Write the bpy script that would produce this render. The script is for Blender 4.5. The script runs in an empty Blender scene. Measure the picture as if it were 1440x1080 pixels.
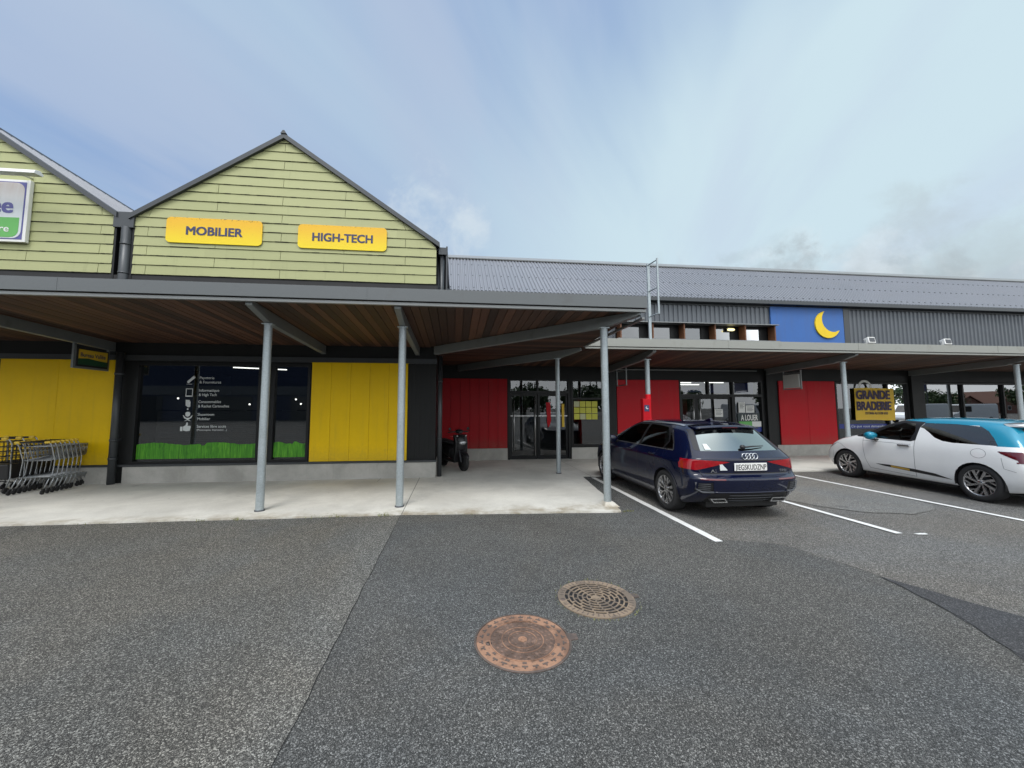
import bpy, bmesh, math, random
from mathutils import Vector, Matrix
from mathutils.bvhtree import BVHTree
random.seed(7)
S = bpy.context.scene
C = S.collection
R = math.radians
PI = math.pi

# ------------------------------------------------------------------ camera
EYE = Vector((0, 0, 1.67))
cam_d = bpy.data.cameras.new('camera')
cam = bpy.data.objects.new('camera', cam_d); C.objects.link(cam)
yaw, pitch, roll = R(6.352), R(4.594), R(-0.035)
fw = Vector((math.sin(yaw)*math.cos(pitch), math.cos(yaw)*math.cos(pitch), math.sin(pitch)))
rt = Vector((math.cos(yaw), -math.sin(yaw), 0)); up = rt.cross(fw)
rt2 = rt*math.cos(roll)+up*math.sin(roll); up2 = -rt*math.sin(roll)+up*math.cos(roll)
cam.matrix_world = Matrix(((rt2.x, up2.x, -fw.x, EYE.x), (rt2.y, up2.y, -fw.y, EYE.y), (rt2.z, up2.z, -fw.z, EYE.z), (0, 0, 0, 1)))
cam_d.sensor_fit = 'HORIZONTAL'; cam_d.sensor_width = 36; cam_d.lens = 541/1440*36
cam_d.shift_x = (720-699.4)/1440; cam_d.shift_y = -(540-530.1)/1440
cam_d.clip_start = 0.05; cam_d.clip_end = 2000
S.camera = cam

# ------------------------------------------------------------------ light
SUN_EL, SUN_AZ = R(56), R(200)          # azimuth measured from +Y towards +X
sd = bpy.data.lights.new('sun', 'SUN'); sun = bpy.data.objects.new('sun', sd); C.objects.link(sun)
sd.energy = 1.5; sd.angle = R(22); sd.color = (1.0, 0.965, 0.91)
sdir = Vector((math.sin(SUN_AZ)*math.cos(SUN_EL), math.cos(SUN_AZ)*math.cos(SUN_EL), math.sin(SUN_EL)))
sun.rotation_euler = sdir.to_track_quat('Z', 'Y').to_euler()
sun.location = sdir*60
S.view_settings.view_transform = 'Standard'; S.view_settings.look = 'None'
S.view_settings.exposure = 0.18; S.view_settings.gamma = 1.0; S.view_settings.use_curve_mapping = False
S.cycles.max_bounces = 8; S.cycles.transparent_max_bounces = 12
S.cycles.caustics_reflective = False; S.cycles.caustics_refractive = False

# ------------------------------------------------------------------ node helper
class NT:
    def __init__(s, tree):
        s.t = tree; s.n = tree.nodes; s.l = tree.links
    def node(s, kind, ins=None, **props):
        n = s.n.new(kind)
        for k, v in props.items(): setattr(n, k, v)
        for k, v in (ins or {}).items(): s.put(n.inputs[k], v)
        return n
    def put(s, sock, v):
        if isinstance(v, bpy.types.NodeSocket): s.l.new(v, sock)
        elif isinstance(v, bpy.types.Node): s.l.new(v.outputs[0], sock)
        else: sock.default_value = v
    def math(s, op, a, b=0.0, c=None, clamp=False):
        n = s.n.new('ShaderNodeMath'); n.operation = op; n.use_clamp = clamp
        s.put(n.inputs[0], a); s.put(n.inputs[1], b)
        if c is not None: s.put(n.inputs[2], c)
        return n.outputs[0]
    def vmath(s, op, a, b=None, scale=None):
        n = s.n.new('ShaderNodeVectorMath'); n.operation = op
        s.put(n.inputs[0], a)
        if b is not None: s.put(n.inputs[1], b)
        if scale is not None: s.put(n.inputs['Scale'], scale)
        return n.outputs['Value'] if op in ('DOT_PRODUCT', 'LENGTH', 'DISTANCE') else n.outputs[0]
    def mix(s, f, a, b, blend='MIX'):
        n = s.n.new('ShaderNodeMix'); n.data_type = 'RGBA'; n.blend_type = blend
        s.put(n.inputs[0], f)
        for k, v in ((6, a), (7, b)):
            s.put(n.inputs[k], (*v, 1) if isinstance(v, tuple) and len(v) == 3 else v)
        return n.outputs[2]
    def ramp(s, f, stops, interp='LINEAR'):
        n = s.n.new('ShaderNodeValToRGB'); n.color_ramp.interpolation = interp
        e = n.color_ramp.elements
        while len(e) < len(stops): e.new(0.5)
        for q, (p, c) in zip(e, stops):
            q.position = p; q.color = (c, c, c, 1) if isinstance(c, (int, float)) else (*c, 1)
        s.put(n.inputs[0], f); return n.outputs[0]
    def noise(s, vec, scale, detail=3, rough=0.55, dist=0.0, dims='3D'):
        n = s.node('ShaderNodeTexNoise', noise_dimensions=dims)
        if vec is not None: s.put(n.inputs['Vector'], vec)
        n.inputs['Scale'].default_value = scale; n.inputs['Detail'].default_value = detail
        n.inputs['Roughness'].default_value = rough; n.inputs['Distortion'].default_value = dist
        return n.outputs[0]
    def smooth(s, v, a, b):
        n = s.node('ShaderNodeMapRange', interpolation_type='SMOOTHSTEP'); s.put(n.inputs[0], v)
        n.inputs[1].default_value = a; n.inputs[2].default_value = b
        return n.outputs[0]

# ------------------------------------------------------------------ sky
W = bpy.data.worlds.new('World'); S.world = W; W.use_nodes = True
N = NT(W.node_tree); N.n.clear()
tc = N.node('ShaderNodeTexCoord').outputs['Generated']
sep = N.node('ShaderNodeSeparateXYZ', {0: tc})
dx, dy, dz = sep.outputs
zz = N.math('ADD', N.math('MAXIMUM', dz, 0.0), 0.16)
cmb = N.node('ShaderNodeCombineXYZ', {0: N.math('DIVIDE', dx, zz), 1: N.math('DIVIDE', dy, zz), 2: 0.0}).outputs[0]
r1 = N.node('ShaderNodeVectorRotate', {'Vector': cmb, 'Angle': R(-60)}, rotation_type='Z_AXIS')
mp = N.node('ShaderNodeMapping', {'Vector': r1}); mp.inputs['Scale'].default_value = (0.32, 1.0, 1); mp.inputs['Location'].default_value = (3.1, 1.7, 0)
n1 = N.noise(mp.outputs[0], 0.95, 5, 0.5, 0.7)
r2 = N.node('ShaderNodeVectorRotate', {'Vector': cmb, 'Angle': R(-66)}, rotation_type='Z_AXIS')
mp2 = N.node('ShaderNodeMapping', {'Vector': r2}); mp2.inputs['Scale'].default_value = (0.30, 1.25, 1); mp2.inputs['Location'].default_value = (7.7, -2.2, 0)
n2 = N.noise(mp2.outputs[0], 1.6, 6, 0.5, 0.3)
n3 = N.noise(tc, 7.0, 7, 0.6, 0.4)
right = N.smooth(dx, -0.12, 0.50)
sky = N.node('ShaderNodeTexSky', sky_type='NISHITA', sun_disc=False)
sky.sun_elevation = SUN_EL; sky.sun_rotation = SUN_AZ; sky.air_density = 1.0; sky.dust_density = 1.5; sky.ozone_density = 1.0
K = 10.0
def kc(*c): return tuple(v*K for v in c)
blue = N.mix(0.12, kc(0.275, 0.40, 0.63), sky.outputs[0])
band = N.smooth(N.math('ADD', n1, N.math('MULTIPLY', right, 0.20)), 0.40, 0.68)
pale = N.mix(right, kc(0.40, 0.52, 0.66), kc(0.545, 0.685, 0.755))
col = N.mix(band, blue, pale)
lav = N.smooth(n2, 0.44, 0.64)
col = N.mix(N.math('MULTIPLY', lav, 0.65), col, N.mix(right, kc(0.41, 0.49, 0.635), kc(0.50, 0.60, 0.72)))
# low clouds: soft grey-white cumulus heads near the horizon
low = N.math('SUBTRACT', 1.0, N.smooth(dz, 0.16, 0.42))
cum = N.smooth(N.math('ADD', n3, N.math('MULTIPLY', low, 0.20)), 0.54, 0.68)
cumc = N.mix(N.smooth(N.noise(tc, 9.0, 6, 0.6, 0.2), 0.40, 0.62), kc(0.36, 0.42, 0.46), kc(0.68, 0.74, 0.78))
col = N.mix(N.math('MULTIPLY', N.math('MULTIPLY', cum, low), 0.9), col, cumc)
# grey bank low on the right, towards +X
gb = N.math('MULTIPLY', N.smooth(N.math('ADD', dx, N.math('MULTIPLY', n3, 0.25)), 0.66, 0.92), N.math('SUBTRACT', 1.0, N.smooth(N.math('ADD', dz, N.math('MULTIPLY', n3, 0.18)), 0.22, 0.40)))
col = N.mix(N.math('MULTIPLY', gb, 0.55), col, kc(0.37, 0.42, 0.44))
# a heaped white cloud behind the gables and a small dark rag above the long roof
def puff(d0, a, b, sc, lo, hi, c, amt):
    global col
    q = N.smooth(N.vmath('DOT_PRODUCT', tc, d0), a, b); nz = N.noise(tc, sc, 7, 0.62, 0.3)
    m_ = N.smooth(N.math('ADD', nz, N.math('MULTIPLY', q, 0.34)), lo, hi)
    col = N.mix(N.math('MULTIPLY', N.math('MULTIPLY', m_, N.smooth(q, 0.0, 0.35)), amt), col, c)
puff((-0.045, 0.902, 0.428), 0.982, 0.9985, 10.0, 0.66, 0.98, kc(0.60, 0.68, 0.74), 0.7)
puff((0.673, 0.682, 0.285), 0.9965, 0.9998, 22.0, 0.66, 0.92, kc(0.38, 0.43, 0.46), 0.6)
puff((0.80, 0.545, 0.25), 0.985, 0.9995, 12.0, 0.62, 0.95, kc(0.42, 0.475, 0.50), 0.4)
# overcast luminance: the zenith and the cloud lit from behind the viewer are brighter
zb = N.math('ADD', 1.0, N.math('MULTIPLY', N.smooth(dz, 0.76, 0.97), 1.5))
bb = N.math('ADD', 1.0, N.math('MULTIPLY', N.smooth(N.math('MULTIPLY', dy, -1.0), 0.0, 0.6), 1.3))
gain = N.math('MULTIPLY', zb, bb)
back = N.smooth(N.math('MULTIPLY_ADD', dy, -1.0, N.math('MULTIPLY', N.smooth(dz, 0.76, 0.97), 0.7)), 0.0, 0.6)
col = N.mix(N.math('MULTIPLY', back, 0.80), col, kc(0.66, 0.67, 0.67))
col = N.vmath('SCALE', col, scale=gain)
bg = N.node('ShaderNodeBackground', {'Color': col, 'Strength': 0.1})
N.l.new(bg.outputs[0], N.node('ShaderNodeOutputWorld').inputs[0])

# ------------------------------------------------------------------ materials
MATS = {}
def new_mat(name):
    m = bpy.data.materials.new(name); m.use_nodes = True
    n = NT(m.node_tree); n.n.clear()
    MATS[name] = m
    return m, n
def finish(n, shader, bump=None):
    o = n.node('ShaderNodeOutputMaterial'); n.l.new(shader.outputs[0] if isinstance(shader, bpy.types.Node) else shader, o.inputs[0])
def obj_co(n): return n.node('ShaderNodeTexCoord').outputs['Object']
def pmat(name, col, rough=0.6, metal=0.0, coat=0.0, var=0.12, vscale=3.0, fine=40.0, bump=0.0, spec=0.5, grime=None):
    """plain surface with slow and fine tone variation, uneven gloss and optional fine bump"""
    m, n = new_mat(name); co = obj_co(n)
    a = n.noise(co, vscale, 4, 0.6); b = n.noise(co, fine, 3, 0.6)
    t = n.math('ADD', n.math('MULTIPLY', n.math('SUBTRACT', a, 0.5), var*2), n.math('MULTIPLY', n.math('SUBTRACT', b, 0.5), var))
    c = n.vmath('SCALE', col, scale=n.math('ADD', 1.0, t))
    if grime:
        g = n.smooth(n.noise(co, grime[1], 6, 0.7), 0.52, 0.75)
        c = n.mix(n.math('MULTIPLY', g, grime[2]), c, grime[0])
    p = n.node('ShaderNodeBsdfPrincipled', {'Base Color': c, 'Roughness': n.math('ADD', rough, n.math('MULTIPLY', n.math('SUBTRACT', a, 0.5), 0.25), clamp=True), 'Metallic': metal, 'Coat Weight': coat, 'Specular IOR Level': spec})
    p.inputs['Coat Roughness'].default_value = 0.03
    if bump:
        bp = n.node('ShaderNodeBump', {'Height': b, 'Strength': bump, 'Distance': 0.01}); n.l.new(bp.outputs[0], p.inputs['Normal'])
    finish(n, p); return m
def emat(name, col, strength):
    m, n = new_mat(name); finish(n, n.node('ShaderNodeEmission', {'Color': (*col, 1), 'Strength': strength})); return m
def glassmat(name, tint, gain=1.5, base=0.06, rough=0.0, refl=(0.95, 0.97, 1.0)):
    m, n = new_mat(name)
    fr = n.node('ShaderNodeFresnel', {'IOR': 1.5})
    f = n.math('MULTIPLY_ADD', fr.outputs[0], gain, base, clamp=True)
    tr = n.node('ShaderNodeBsdfTransparent', {'Color': (*tint, 1)})
    gl = n.node('ShaderNodeBsdfGlossy', {'Color': (*refl, 1), 'Roughness': rough})
    mx = n.node('ShaderNodeMixShader', {0: f, 1: tr, 2: gl}); finish(n, mx); return m

def asphalt(name, dark, light, scale, share, warm=(1, 1, 1), patch=0.25, seam=None):
    """bituminous road: stones of several sizes set in a darker binder, worn and stained in patches"""
    m, n = new_mat(name); co = obj_co(n)
    v = n.node('ShaderNodeTexVoronoi', {'Vector': co, 'Scale': scale}); v.feature = 'F1'
    ve = n.node('ShaderNodeTexVoronoi', {'Vector': co, 'Scale': scale}); ve.feature = 'DISTANCE_TO_EDGE'
    v2 = n.node('ShaderNodeTexVoronoi', {'Vector': co, 'Scale': scale*2.3}); v2.feature = 'F1'
    r1 = n.node('ShaderNodeSeparateColor', {0: v.outputs['Color']}).outputs[0]
    r2 = n.node('ShaderNodeSeparateColor', {0: v2.outputs['Color']}).outputs[1]
    st = n.math('MULTIPLY', n.smooth(r1, 1-share, 1.0), n.smooth(ve.outputs['Distance'], 0.0, 0.16))
    st2 = n.math('MULTIPLY', n.smooth(r2, 0.55, 1.0), 0.55)
    f = n.math('MAXIMUM', st, st2)
    c = n.mix(f, dark, light)
    tone = n.noise(co, 0.55, 5, 0.6, 0.4); tone2 = n.noise(co, 2.6, 5, 0.65)
    k = n.math('ADD', n.math('MULTIPLY_ADD', n.math('SUBTRACT', tone, 0.5), patch*2, 1.0), n.math('MULTIPLY', n.math('SUBTRACT', tone2, 0.5), patch))
    c = n.vmath('SCALE', c, scale=k)
    tint = n.smooth(n.noise(co, 0.38, 4, 0.6, 0.5), 0.35, 0.65)
    c = n.mix(1.0, c, n.mix(tint, (1.03, 1.0, 0.95), (0.96, 1.0, 1.035)), 'MULTIPLY')
    spot = n.smooth(n.noise(co, 1.1, 4, 0.6, 0.2), 0.66, 0.74)
    c = n.mix(n.math('MULTIPLY', spot, 0.5), c, (dark[0]*0.7, dark[1]*0.7, dark[2]*0.7))
    if seam:                                       # paler worn margin beside the joint of two surfacings
        sx = n.node('ShaderNodeSeparateXYZ', {0: co}).outputs[0]
        w = n.math('SUBTRACT', 1.0, n.smooth(n.math('ADD', n.math('ABSOLUTE', n.math('SUBTRACT', sx, seam)), n.math('MULTIPLY', n.math('SUBTRACT', tone2, 0.5), 0.5)), 0.0, 0.55))
        c = n.vmath('SCALE', c, scale=n.math('MULTIPLY_ADD', w, 0.22, 1.0))
    c = n.mix(1.0, c, warm, 'MULTIPLY')
    p = n.node('ShaderNodeBsdfPrincipled', {'Base Color': c, 'Roughness': 0.82, 'Specular IOR Level': 0.35})
    h = n.math('MULTIPLY_ADD', ve.outputs['Distance'], 0.8, n.math('MULTIPLY', v2.outputs['Distance'], -0.5))
    bp = n.node('ShaderNodeBump', {'Height': h, 'Strength': 0.8, 'Distance': 0.008}); n.l.new(bp.outputs[0], p.inputs['Normal'])
    finish(n, p); return m

M_asp_old = asphalt('asphalt_old', (0.040, 0.039, 0.0375), (0.385, 0.38, 0.36), 128, 0.40, (1.0, 0.985, 0.95), 0.28, -0.9)
M_asp_new = asphalt('asphalt_new', (0.036, 0.0365, 0.0365), (0.33, 0.33, 0.325), 140, 0.36, (1.01, 1.0, 0.975), 0.36)
M_asp_bay = asphalt('asphalt_bay', (0.062, 0.060, 0.057), (0.41, 0.40, 0.38), 122, 0.44, (1.0, 0.98, 0.955), 0.24)
M_asp_pale = asphalt('asphalt_pale', (0.085, 0.083, 0.079), (0.46, 0.45, 0.43), 122, 0.46, (1.0, 0.99, 0.965), 0.2)
M_asp_dark = asphalt('asphalt_dark', (0.032, 0.033, 0.035), (0.15, 0.152, 0.16), 124, 0.40, (1, 1, 1.02), 0.2)

M_crack = pmat('crack_dark', (0.016, 0.016, 0.015), 0.9)
def concrete_pavement():
    m, n = new_mat('pavement_concrete'); co = obj_co(n)
    s = n.node('ShaderNodeSeparateXYZ', {0: co})
    x, y = s.outputs[0], s.outputs[1]
    a = n.noise(co, 0.8, 5, 0.65, 0.3); b = n.noise(co, 45, 4, 0.7); d = n.noise(co, 6, 6, 0.7)
    c = n.mix(n.smooth(a, 0.3, 0.7), (0.56, 0.545, 0.50), (0.71, 0.695, 0.64))
    c = n.vmath('SCALE', c, scale=n.math('MULTIPLY_ADD', n.math('SUBTRACT', b, 0.5), 0.30, 1.0))
    # brown worn band along the outer edge
    e1 = n.math('ADD', n.math('MULTIPLY', n.math('SUBTRACT', y, 6.25), 1.0), n.math('MULTIPLY', n.math('SUBTRACT', d, 0.5), 0.7))
    ed = n.math('SUBTRACT', 1.0, n.smooth(e1, -0.05, 0.42))
    c = n.mix(n.math('MULTIPLY', ed, n.smooth(n.noise(co, 2.2, 6, 0.7), 0.38, 0.62)), c, (0.36, 0.315, 0.24))
    sp = n.smooth(n.noise(co, 3.5, 6, 0.75, 0.6), 0.60, 0.72)
    c = n.mix(n.math('MULTIPLY', sp, 0.35), c, (0.27, 0.26, 0.24))
    vg = n.node('ShaderNodeTexVoronoi', {'Vector': co, 'Scale': 2.6}); vg.feature = 'F1'
    gum = n.math('MULTIPLY', n.math('LESS_THAN', vg.outputs['Distance'], 0.045), n.math('GREATER_THAN', n.node('ShaderNodeSeparateColor', {0: vg.outputs['Color']}).outputs[0], 0.45))
    c = n.mix(n.math('MULTIPLY', gum, 0.45), c, (0.16, 0.155, 0.145))
    mw = n.smooth(n.noise(co, 0.45, 6, 0.7, 0.8), 0.46, 0.68)
    c = n.mix(n.math('MULTIPLY', mw, 0.30), c, (0.34, 0.33, 0.30))
    # cast joints
    jx = n.math('ABSOLUTE', n.math('ADD', n.math('SUBTRACT', x, -0.80), n.math('MULTIPLY', n.math('SUBTRACT', d, 0.5), 0.012)))
    j = n.math('LESS_THAN', jx, 0.007)
    jx2 = n.math('ABSOLUTE', n.math('SUBTRACT', n.math('PINGPONG', n.math('ADD', x, 1.7), 2.5), 0.0))
    j2 = n.math('MULTIPLY', n.math('LESS_THAN', jx2, 0.005), n.math('GREATER_THAN', y, 9.0))
    c = n.mix(n.math('MULTIPLY', n.math('MAXIMUM', j, j2), 0.75), c, (0.12, 0.115, 0.10))
    p = n.node('ShaderNodeBsdfPrincipled', {'Base Color': c, 'Roughness': 0.85, 'Specular IOR Level': 0.3})
    bp = n.node('ShaderNodeBump', {'Height': b, 'Strength': 0.35, 'Distance': 0.006}); n.l.new(bp.outputs[0], p.inputs['Normal'])
    finish(n, p); return m
M_pave = concrete_pavement()

def plinth_mat():
    m, n = new_mat('plinth_concrete'); co = obj_co(n)
    a = n.noise(co, 1.2, 6, 0.65, 0.3); b = n.noise(co, 30, 4, 0.7)
    mp = n.node('ShaderNodeMapping', {'Vector': co}); mp.inputs['Scale'].default_value = (6, 6, 0.7)
    st = n.smooth(n.noise(mp.outputs[0], 1.0, 5, 0.65), 0.55, 0.75)
    c = n.mix(n.smooth(a, 0.3, 0.7), (0.33, 0.325, 0.30), (0.48, 0.47, 0.44))
    c = n.vmath('SCALE', c, scale=n.math('MULTIPLY_ADD', n.math('SUBTRACT', b, 0.5), 0.2, 1.0))
    c = n.mix(n.math('MULTIPLY', st, 0.4), c, (0.24, 0.22, 0.18))
    p = n.node('ShaderNodeBsdfPrincipled', {'Base Color': c, 'Roughness': 0.85}); finish(n, p); return m
M_plinth = plinth_mat()

def line_paint():
    m, n = new_mat('line_paint'); co = obj_co(n)
    w = n.smooth(n.noise(co, 28, 5, 0.75), 0.60, 0.70); w2 = n.noise(co, 3, 4, 0.6)
    c = n.mix(n.math('MULTIPLY', w, 0.75), (0.72, 0.72, 0.70), (0.16, 0.16, 0.155))
    c = n.vmath('SCALE', c, scale=n.math('MULTIPLY_ADD', n.math('SUBTRACT', w2, 0.5), 0.3, 1.0))
    finish(n, n.node('ShaderNodeBsdfPrincipled', {'Base Color': c, 'Roughness': 0.7})); return m
M_line = line_paint()

def board_mat():
    """pale green painted weatherboard with fine grain and black mildew along the laps"""
    m, n = new_mat('weatherboard_green'); co = obj_co(n)
    s = n.node('ShaderNodeSeparateXYZ', {0: co}); x, z = s.outputs[0], s.outputs[2]
    mp = n.node('ShaderNodeMapping', {'Vector': co}); mp.inputs['Scale'].default_value = (0.5, 1, 40)
    g = n.noise(mp.outputs[0], 2.0, 4, 0.6)
    mr = n.node('ShaderNodeMapping', {'Vector': co}); mr.inputs['Scale'].default_value = (1/2.92, 0, 1/0.2265)
    row = n.math('FLOOR', n.math('DIVIDE', n.math('SUBTRACT', z, 4.72), 0.2265))
    wn = n.node('ShaderNodeTexWhiteNoise', {'Vector': n.node('ShaderNodeCombineXYZ', {0: row, 1: n.math('FLOOR', n.math('MULTIPLY', n.math('ADD', x, n.math('MULTIPLY', row, 1.46)), 1/2.92)), 2: 0.0}).outputs[0]})
    c = n.mix(n.noise(co, 0.7, 3), (0.36, 0.378, 0.185), (0.415, 0.425, 0.22))
    c = n.vmath('SCALE', c, scale=n.math('ADD', 0.90, n.math('ADD', n.math('MULTIPLY', g, 0.10), n.math('MULTIPLY', wn.outputs[0], 0.11))))
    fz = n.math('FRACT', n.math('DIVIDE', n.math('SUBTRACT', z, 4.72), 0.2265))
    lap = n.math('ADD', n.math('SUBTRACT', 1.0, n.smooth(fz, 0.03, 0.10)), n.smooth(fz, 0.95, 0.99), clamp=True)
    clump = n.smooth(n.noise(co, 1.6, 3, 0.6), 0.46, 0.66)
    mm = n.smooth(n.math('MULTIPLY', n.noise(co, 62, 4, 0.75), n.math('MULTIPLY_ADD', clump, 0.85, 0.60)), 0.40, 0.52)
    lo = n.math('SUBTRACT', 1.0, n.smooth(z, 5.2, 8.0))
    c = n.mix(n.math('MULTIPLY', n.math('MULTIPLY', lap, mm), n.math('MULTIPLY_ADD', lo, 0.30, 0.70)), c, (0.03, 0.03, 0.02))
    run = n.node('ShaderNodeMapping', {'Vector': co}); run.inputs['Scale'].default_value = (9, 1, 0.9)
    rs = n.smooth(n.noise(run.outputs[0], 1.0, 5, 0.6), 0.56, 0.8)
    c = n.mix(n.math('MULTIPLY', rs, 0.38), c, (0.23, 0.24, 0.115))
    p = n.node('ShaderNodeBsdfPrincipled', {'Base Color': c, 'Roughness': 0.6, 'Specular IOR Level': 0.4}); finish(n, p); return m
M_board = board_mat()

def soffit_mat(name, axis):
    m, n = new_mat(name); co = obj_co(n)
    s = n.node('ShaderNodeSeparateXYZ', {0: co}); u = s.outputs[axis]
    k = n.math('FLOOR', n.math('DIVIDE', u, 0.145))
    wn = n.node('ShaderNodeTexWhiteNoise', {'W': k}, noise_dimensions='1D')
    mp = n.node('ShaderNodeMapping', {'Vector': co}); mp.inputs['Scale'].default_value = (30, 1.2, 1) if axis == 0 else (1.2, 30, 1)
    g = n.noise(mp.outputs[0], 1.5, 5, 0.65, 0.5)
    c = n.mix(g, (0.030, 0.013, 0.008), (0.125, 0.054, 0.028))
    c = n.vmath('SCALE', c, scale=n.math('MULTIPLY_ADD', n.math('POWER', wn.outputs[0], 1.6), 1.2, 0.36))
    knot = n.smooth(n.noise(co, 6.0, 3, 0.6), 0.66, 0.72)
    c = n.mix(n.math('MULTIPLY', knot, 0.6), c, (0.03, 0.015, 0.01))
    finish(n, n.node('ShaderNodeBsdfPrincipled', {'Base Color': c, 'Roughness': 0.65})); return m
M_soffY = soffit_mat('larch_soffit', 0); M_soffX = soffit_mat('larch_soffit_return', 1)

def galv():
    m, n = new_mat('galvanised_steel'); co = obj_co(n)
    v = n.node('ShaderNodeTexVoronoi', {'Vector': co, 'Scale': 55}); a = n.noise(co, 4, 5, 0.7); 
    mp = n.node('ShaderNodeMapping', {'Vector': co}); mp.inputs['Scale'].default_value = (14, 14, 0.8)
    st = n.noise(mp.outputs[0], 1.2, 4, 0.6)
    sp = n.node('ShaderNodeSeparateColor', {0: v.outputs['Color']}).outputs[0]
    k = n.math('ADD', n.math('MULTIPLY_ADD', sp, 0.16, 0.72), n.math('ADD', n.math('MULTIPLY', a, 0.22), n.math('MULTIPLY', st, 0.14)))
    c = n.vmath('SCALE', (0.40, 0.45, 0.47), scale=k)
    p = n.node('ShaderNodeBsdfPrincipled', {'Base Color': c, 'Roughness': n.math('MULTIPLY_ADD', a, 0.3, 0.36), 'Metallic': 0.55}); finish(n, p); return m
M_galv = galv()
M_beam = pmat('beam_steel', (0.20, 0.215, 0.215), 0.5, 0.35, var=0.12, grime=((0.10, 0.10, 0.095), 5, 0.4))
M_fascia = pmat('fascia_grey', (0.125, 0.135, 0.14), 0.42, 0.2, var=0.07, grime=((0.09, 0.09, 0.085), 3, 0.35))
M_fascia2 = pmat('fascia_lit', (0.30, 0.305, 0.28), 0.5, 0.2, var=0.08, grime=((0.18, 0.17, 0.14), 3, 0.4))  # lighter grey puts the stronger light and reflection on this fascia into its colour
M_lip = pmat('drip_edge', (0.24, 0.25, 0.25), 0.45, 0.3)
M_char = pmat('charcoal_cladding', (0.014, 0.015, 0.0155), 0.5, 0.0, var=0.15, bump=0.05, spec=0.25)
M_frame = pmat('frame_charcoal', (0.011, 0.012, 0.013), 0.42, 0.0, var=0.1, spec=0.3)
M_black = pmat('black_matt', (0.012, 0.012, 0.013), 0.6)
M_flash = pmat('flashing_dark', (0.060, 0.066, 0.072), 0.4, 0.3)
M_roofsheet = pmat('roof_sheet_grey', (0.205, 0.215, 0.24), 0.5, 0.15, var=0.08, vscale=0.8, grime=((0.20, 0.20, 0.20), 1.3, 0.35))
M_clad = pmat('profiled_cladding', (0.115, 0.128, 0.145), 0.45, 0.25, var=0.08)
def panel_mat(name, col, scratch=None):
    m, n = new_mat(name); co = obj_co(n)
    a = n.noise(co, 1.3, 4, 0.6); b = n.noise(co, 14, 4, 0.7)
    c = n.vmath('SCALE', col, scale=n.math('ADD', 0.86, n.math('ADD', n.math('MULTIPLY', a, 0.2), n.math('MULTIPLY', b, 0.08))))
    mv = n.node('ShaderNodeMapping', {'Vector': co}); mv.inputs['Scale'].default_value = (7, 7, 0.5)
    dz_ = n.node('ShaderNodeSeparateXYZ', {0: co}).outputs[2]
    foot = n.math('SUBTRACT', 1.0, n.smooth(n.math('ADD', dz_, n.math('MULTIPLY', n.math('SUBTRACT', b, 0.5), 0.5)), 0.38, 0.85))
    streak = n.smooth(n.noise(mv.outputs[0], 1.0, 5, 0.6), 0.5, 0.8)
    c = n.mix(n.math('ADD', n.math('MULTIPLY', foot, 0.22), n.math('MULTIPLY', streak, 0.14)), c, (0.13, 0.105, 0.075))
    if scratch:
        s = n.node('ShaderNodeSeparateXYZ', {0: co})
        mp = n.node('ShaderNodeMapping', {'Vector': co}); mp.inputs['Scale'].default_value = (3, 3, 34)
        q = n.smooth(n.noise(mp.outputs[0], 1.4, 5, 0.75, 0.3), 0.645, 0.68)
        zb = n.math('MULTIPLY', n.smooth(s.outputs[2], 0.44, 0.52), n.math('SUBTRACT', 1.0, n.smooth(s.outputs[2], 0.80, 0.98)))
        c = n.mix(n.math('MULTIPLY', q, zb), c, scratch)
    p = n.node('ShaderNodeBsdfPrincipled', {'Base Color': c, 'Roughness': n.math('MULTIPLY_ADD', a, 0.25, 0.34), 'Specular IOR Level': 0.22}); finish(n, p); return m
M_yellow = panel_mat('panel_yellow', (0.80, 0.525, 0.004))
M_red = panel_mat('panel_red', (0.36, 0.004, 0.010), (0.62, 0.45, 0.42))
M_red2 = panel_mat('panel_red_bright', (0.46, 0.004, 0.012))
M_blue = panel_mat('panel_blue', (0.055, 0.15, 0.42))
M_moon = panel_mat('moon_yellow', (0.85, 0.60, 0.03))
M_wood = pmat('fin_wood', (0.15, 0.062, 0.028), 0.6, var=0.25, vscale=6)
M_white = pmat('white_plain', (0.78, 0.78, 0.76), 0.5, var=0.05)
M_offwhite = pmat('box_white', (0.55, 0.56, 0.54), 0.5, var=0.1)
M_paper = pmat('paper', (0.70, 0.72, 0.70), 0.8, var=0.05)
M_paperY = pmat('paper_yellow', (0.62, 0.62, 0.10), 0.8, var=0.1)
M_paperP = pmat('paper_faded', (0.58, 0.60, 0.36), 0.8, var=0.1)
M_decal = pmat('decal_white', (0.62, 0.66, 0.66), 0.6, var=0.05)
M_navyT = pmat('letter_navy', (0.035, 0.04, 0.11), 0.5, var=0.05)
M_purpleT = pmat('letter_purple', (0.022, 0.006, 0.040), 0.5, var=0.05)
M_signblue = pmat('letter_violet', (0.10, 0.10, 0.30), 0.5, var=0.05)
M_green = pmat('sign_green', (0.12, 0.42, 0.10), 0.5, var=0.06)
M_gdark = pmat('sign_green_dark', (0.015, 0.07, 0.03), 0.5)
M_bluestrip = pmat('strip_blue', (0.012, 0.03, 0.22), 0.45)
M_darkboard = pmat('sign_dark', (0.02, 0.035, 0.04), 0.5)
M_banner = pmat('banner_yellow', (0.70, 0.46, 0.035), 0.6, var=0.08, bump=0.05)
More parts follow.
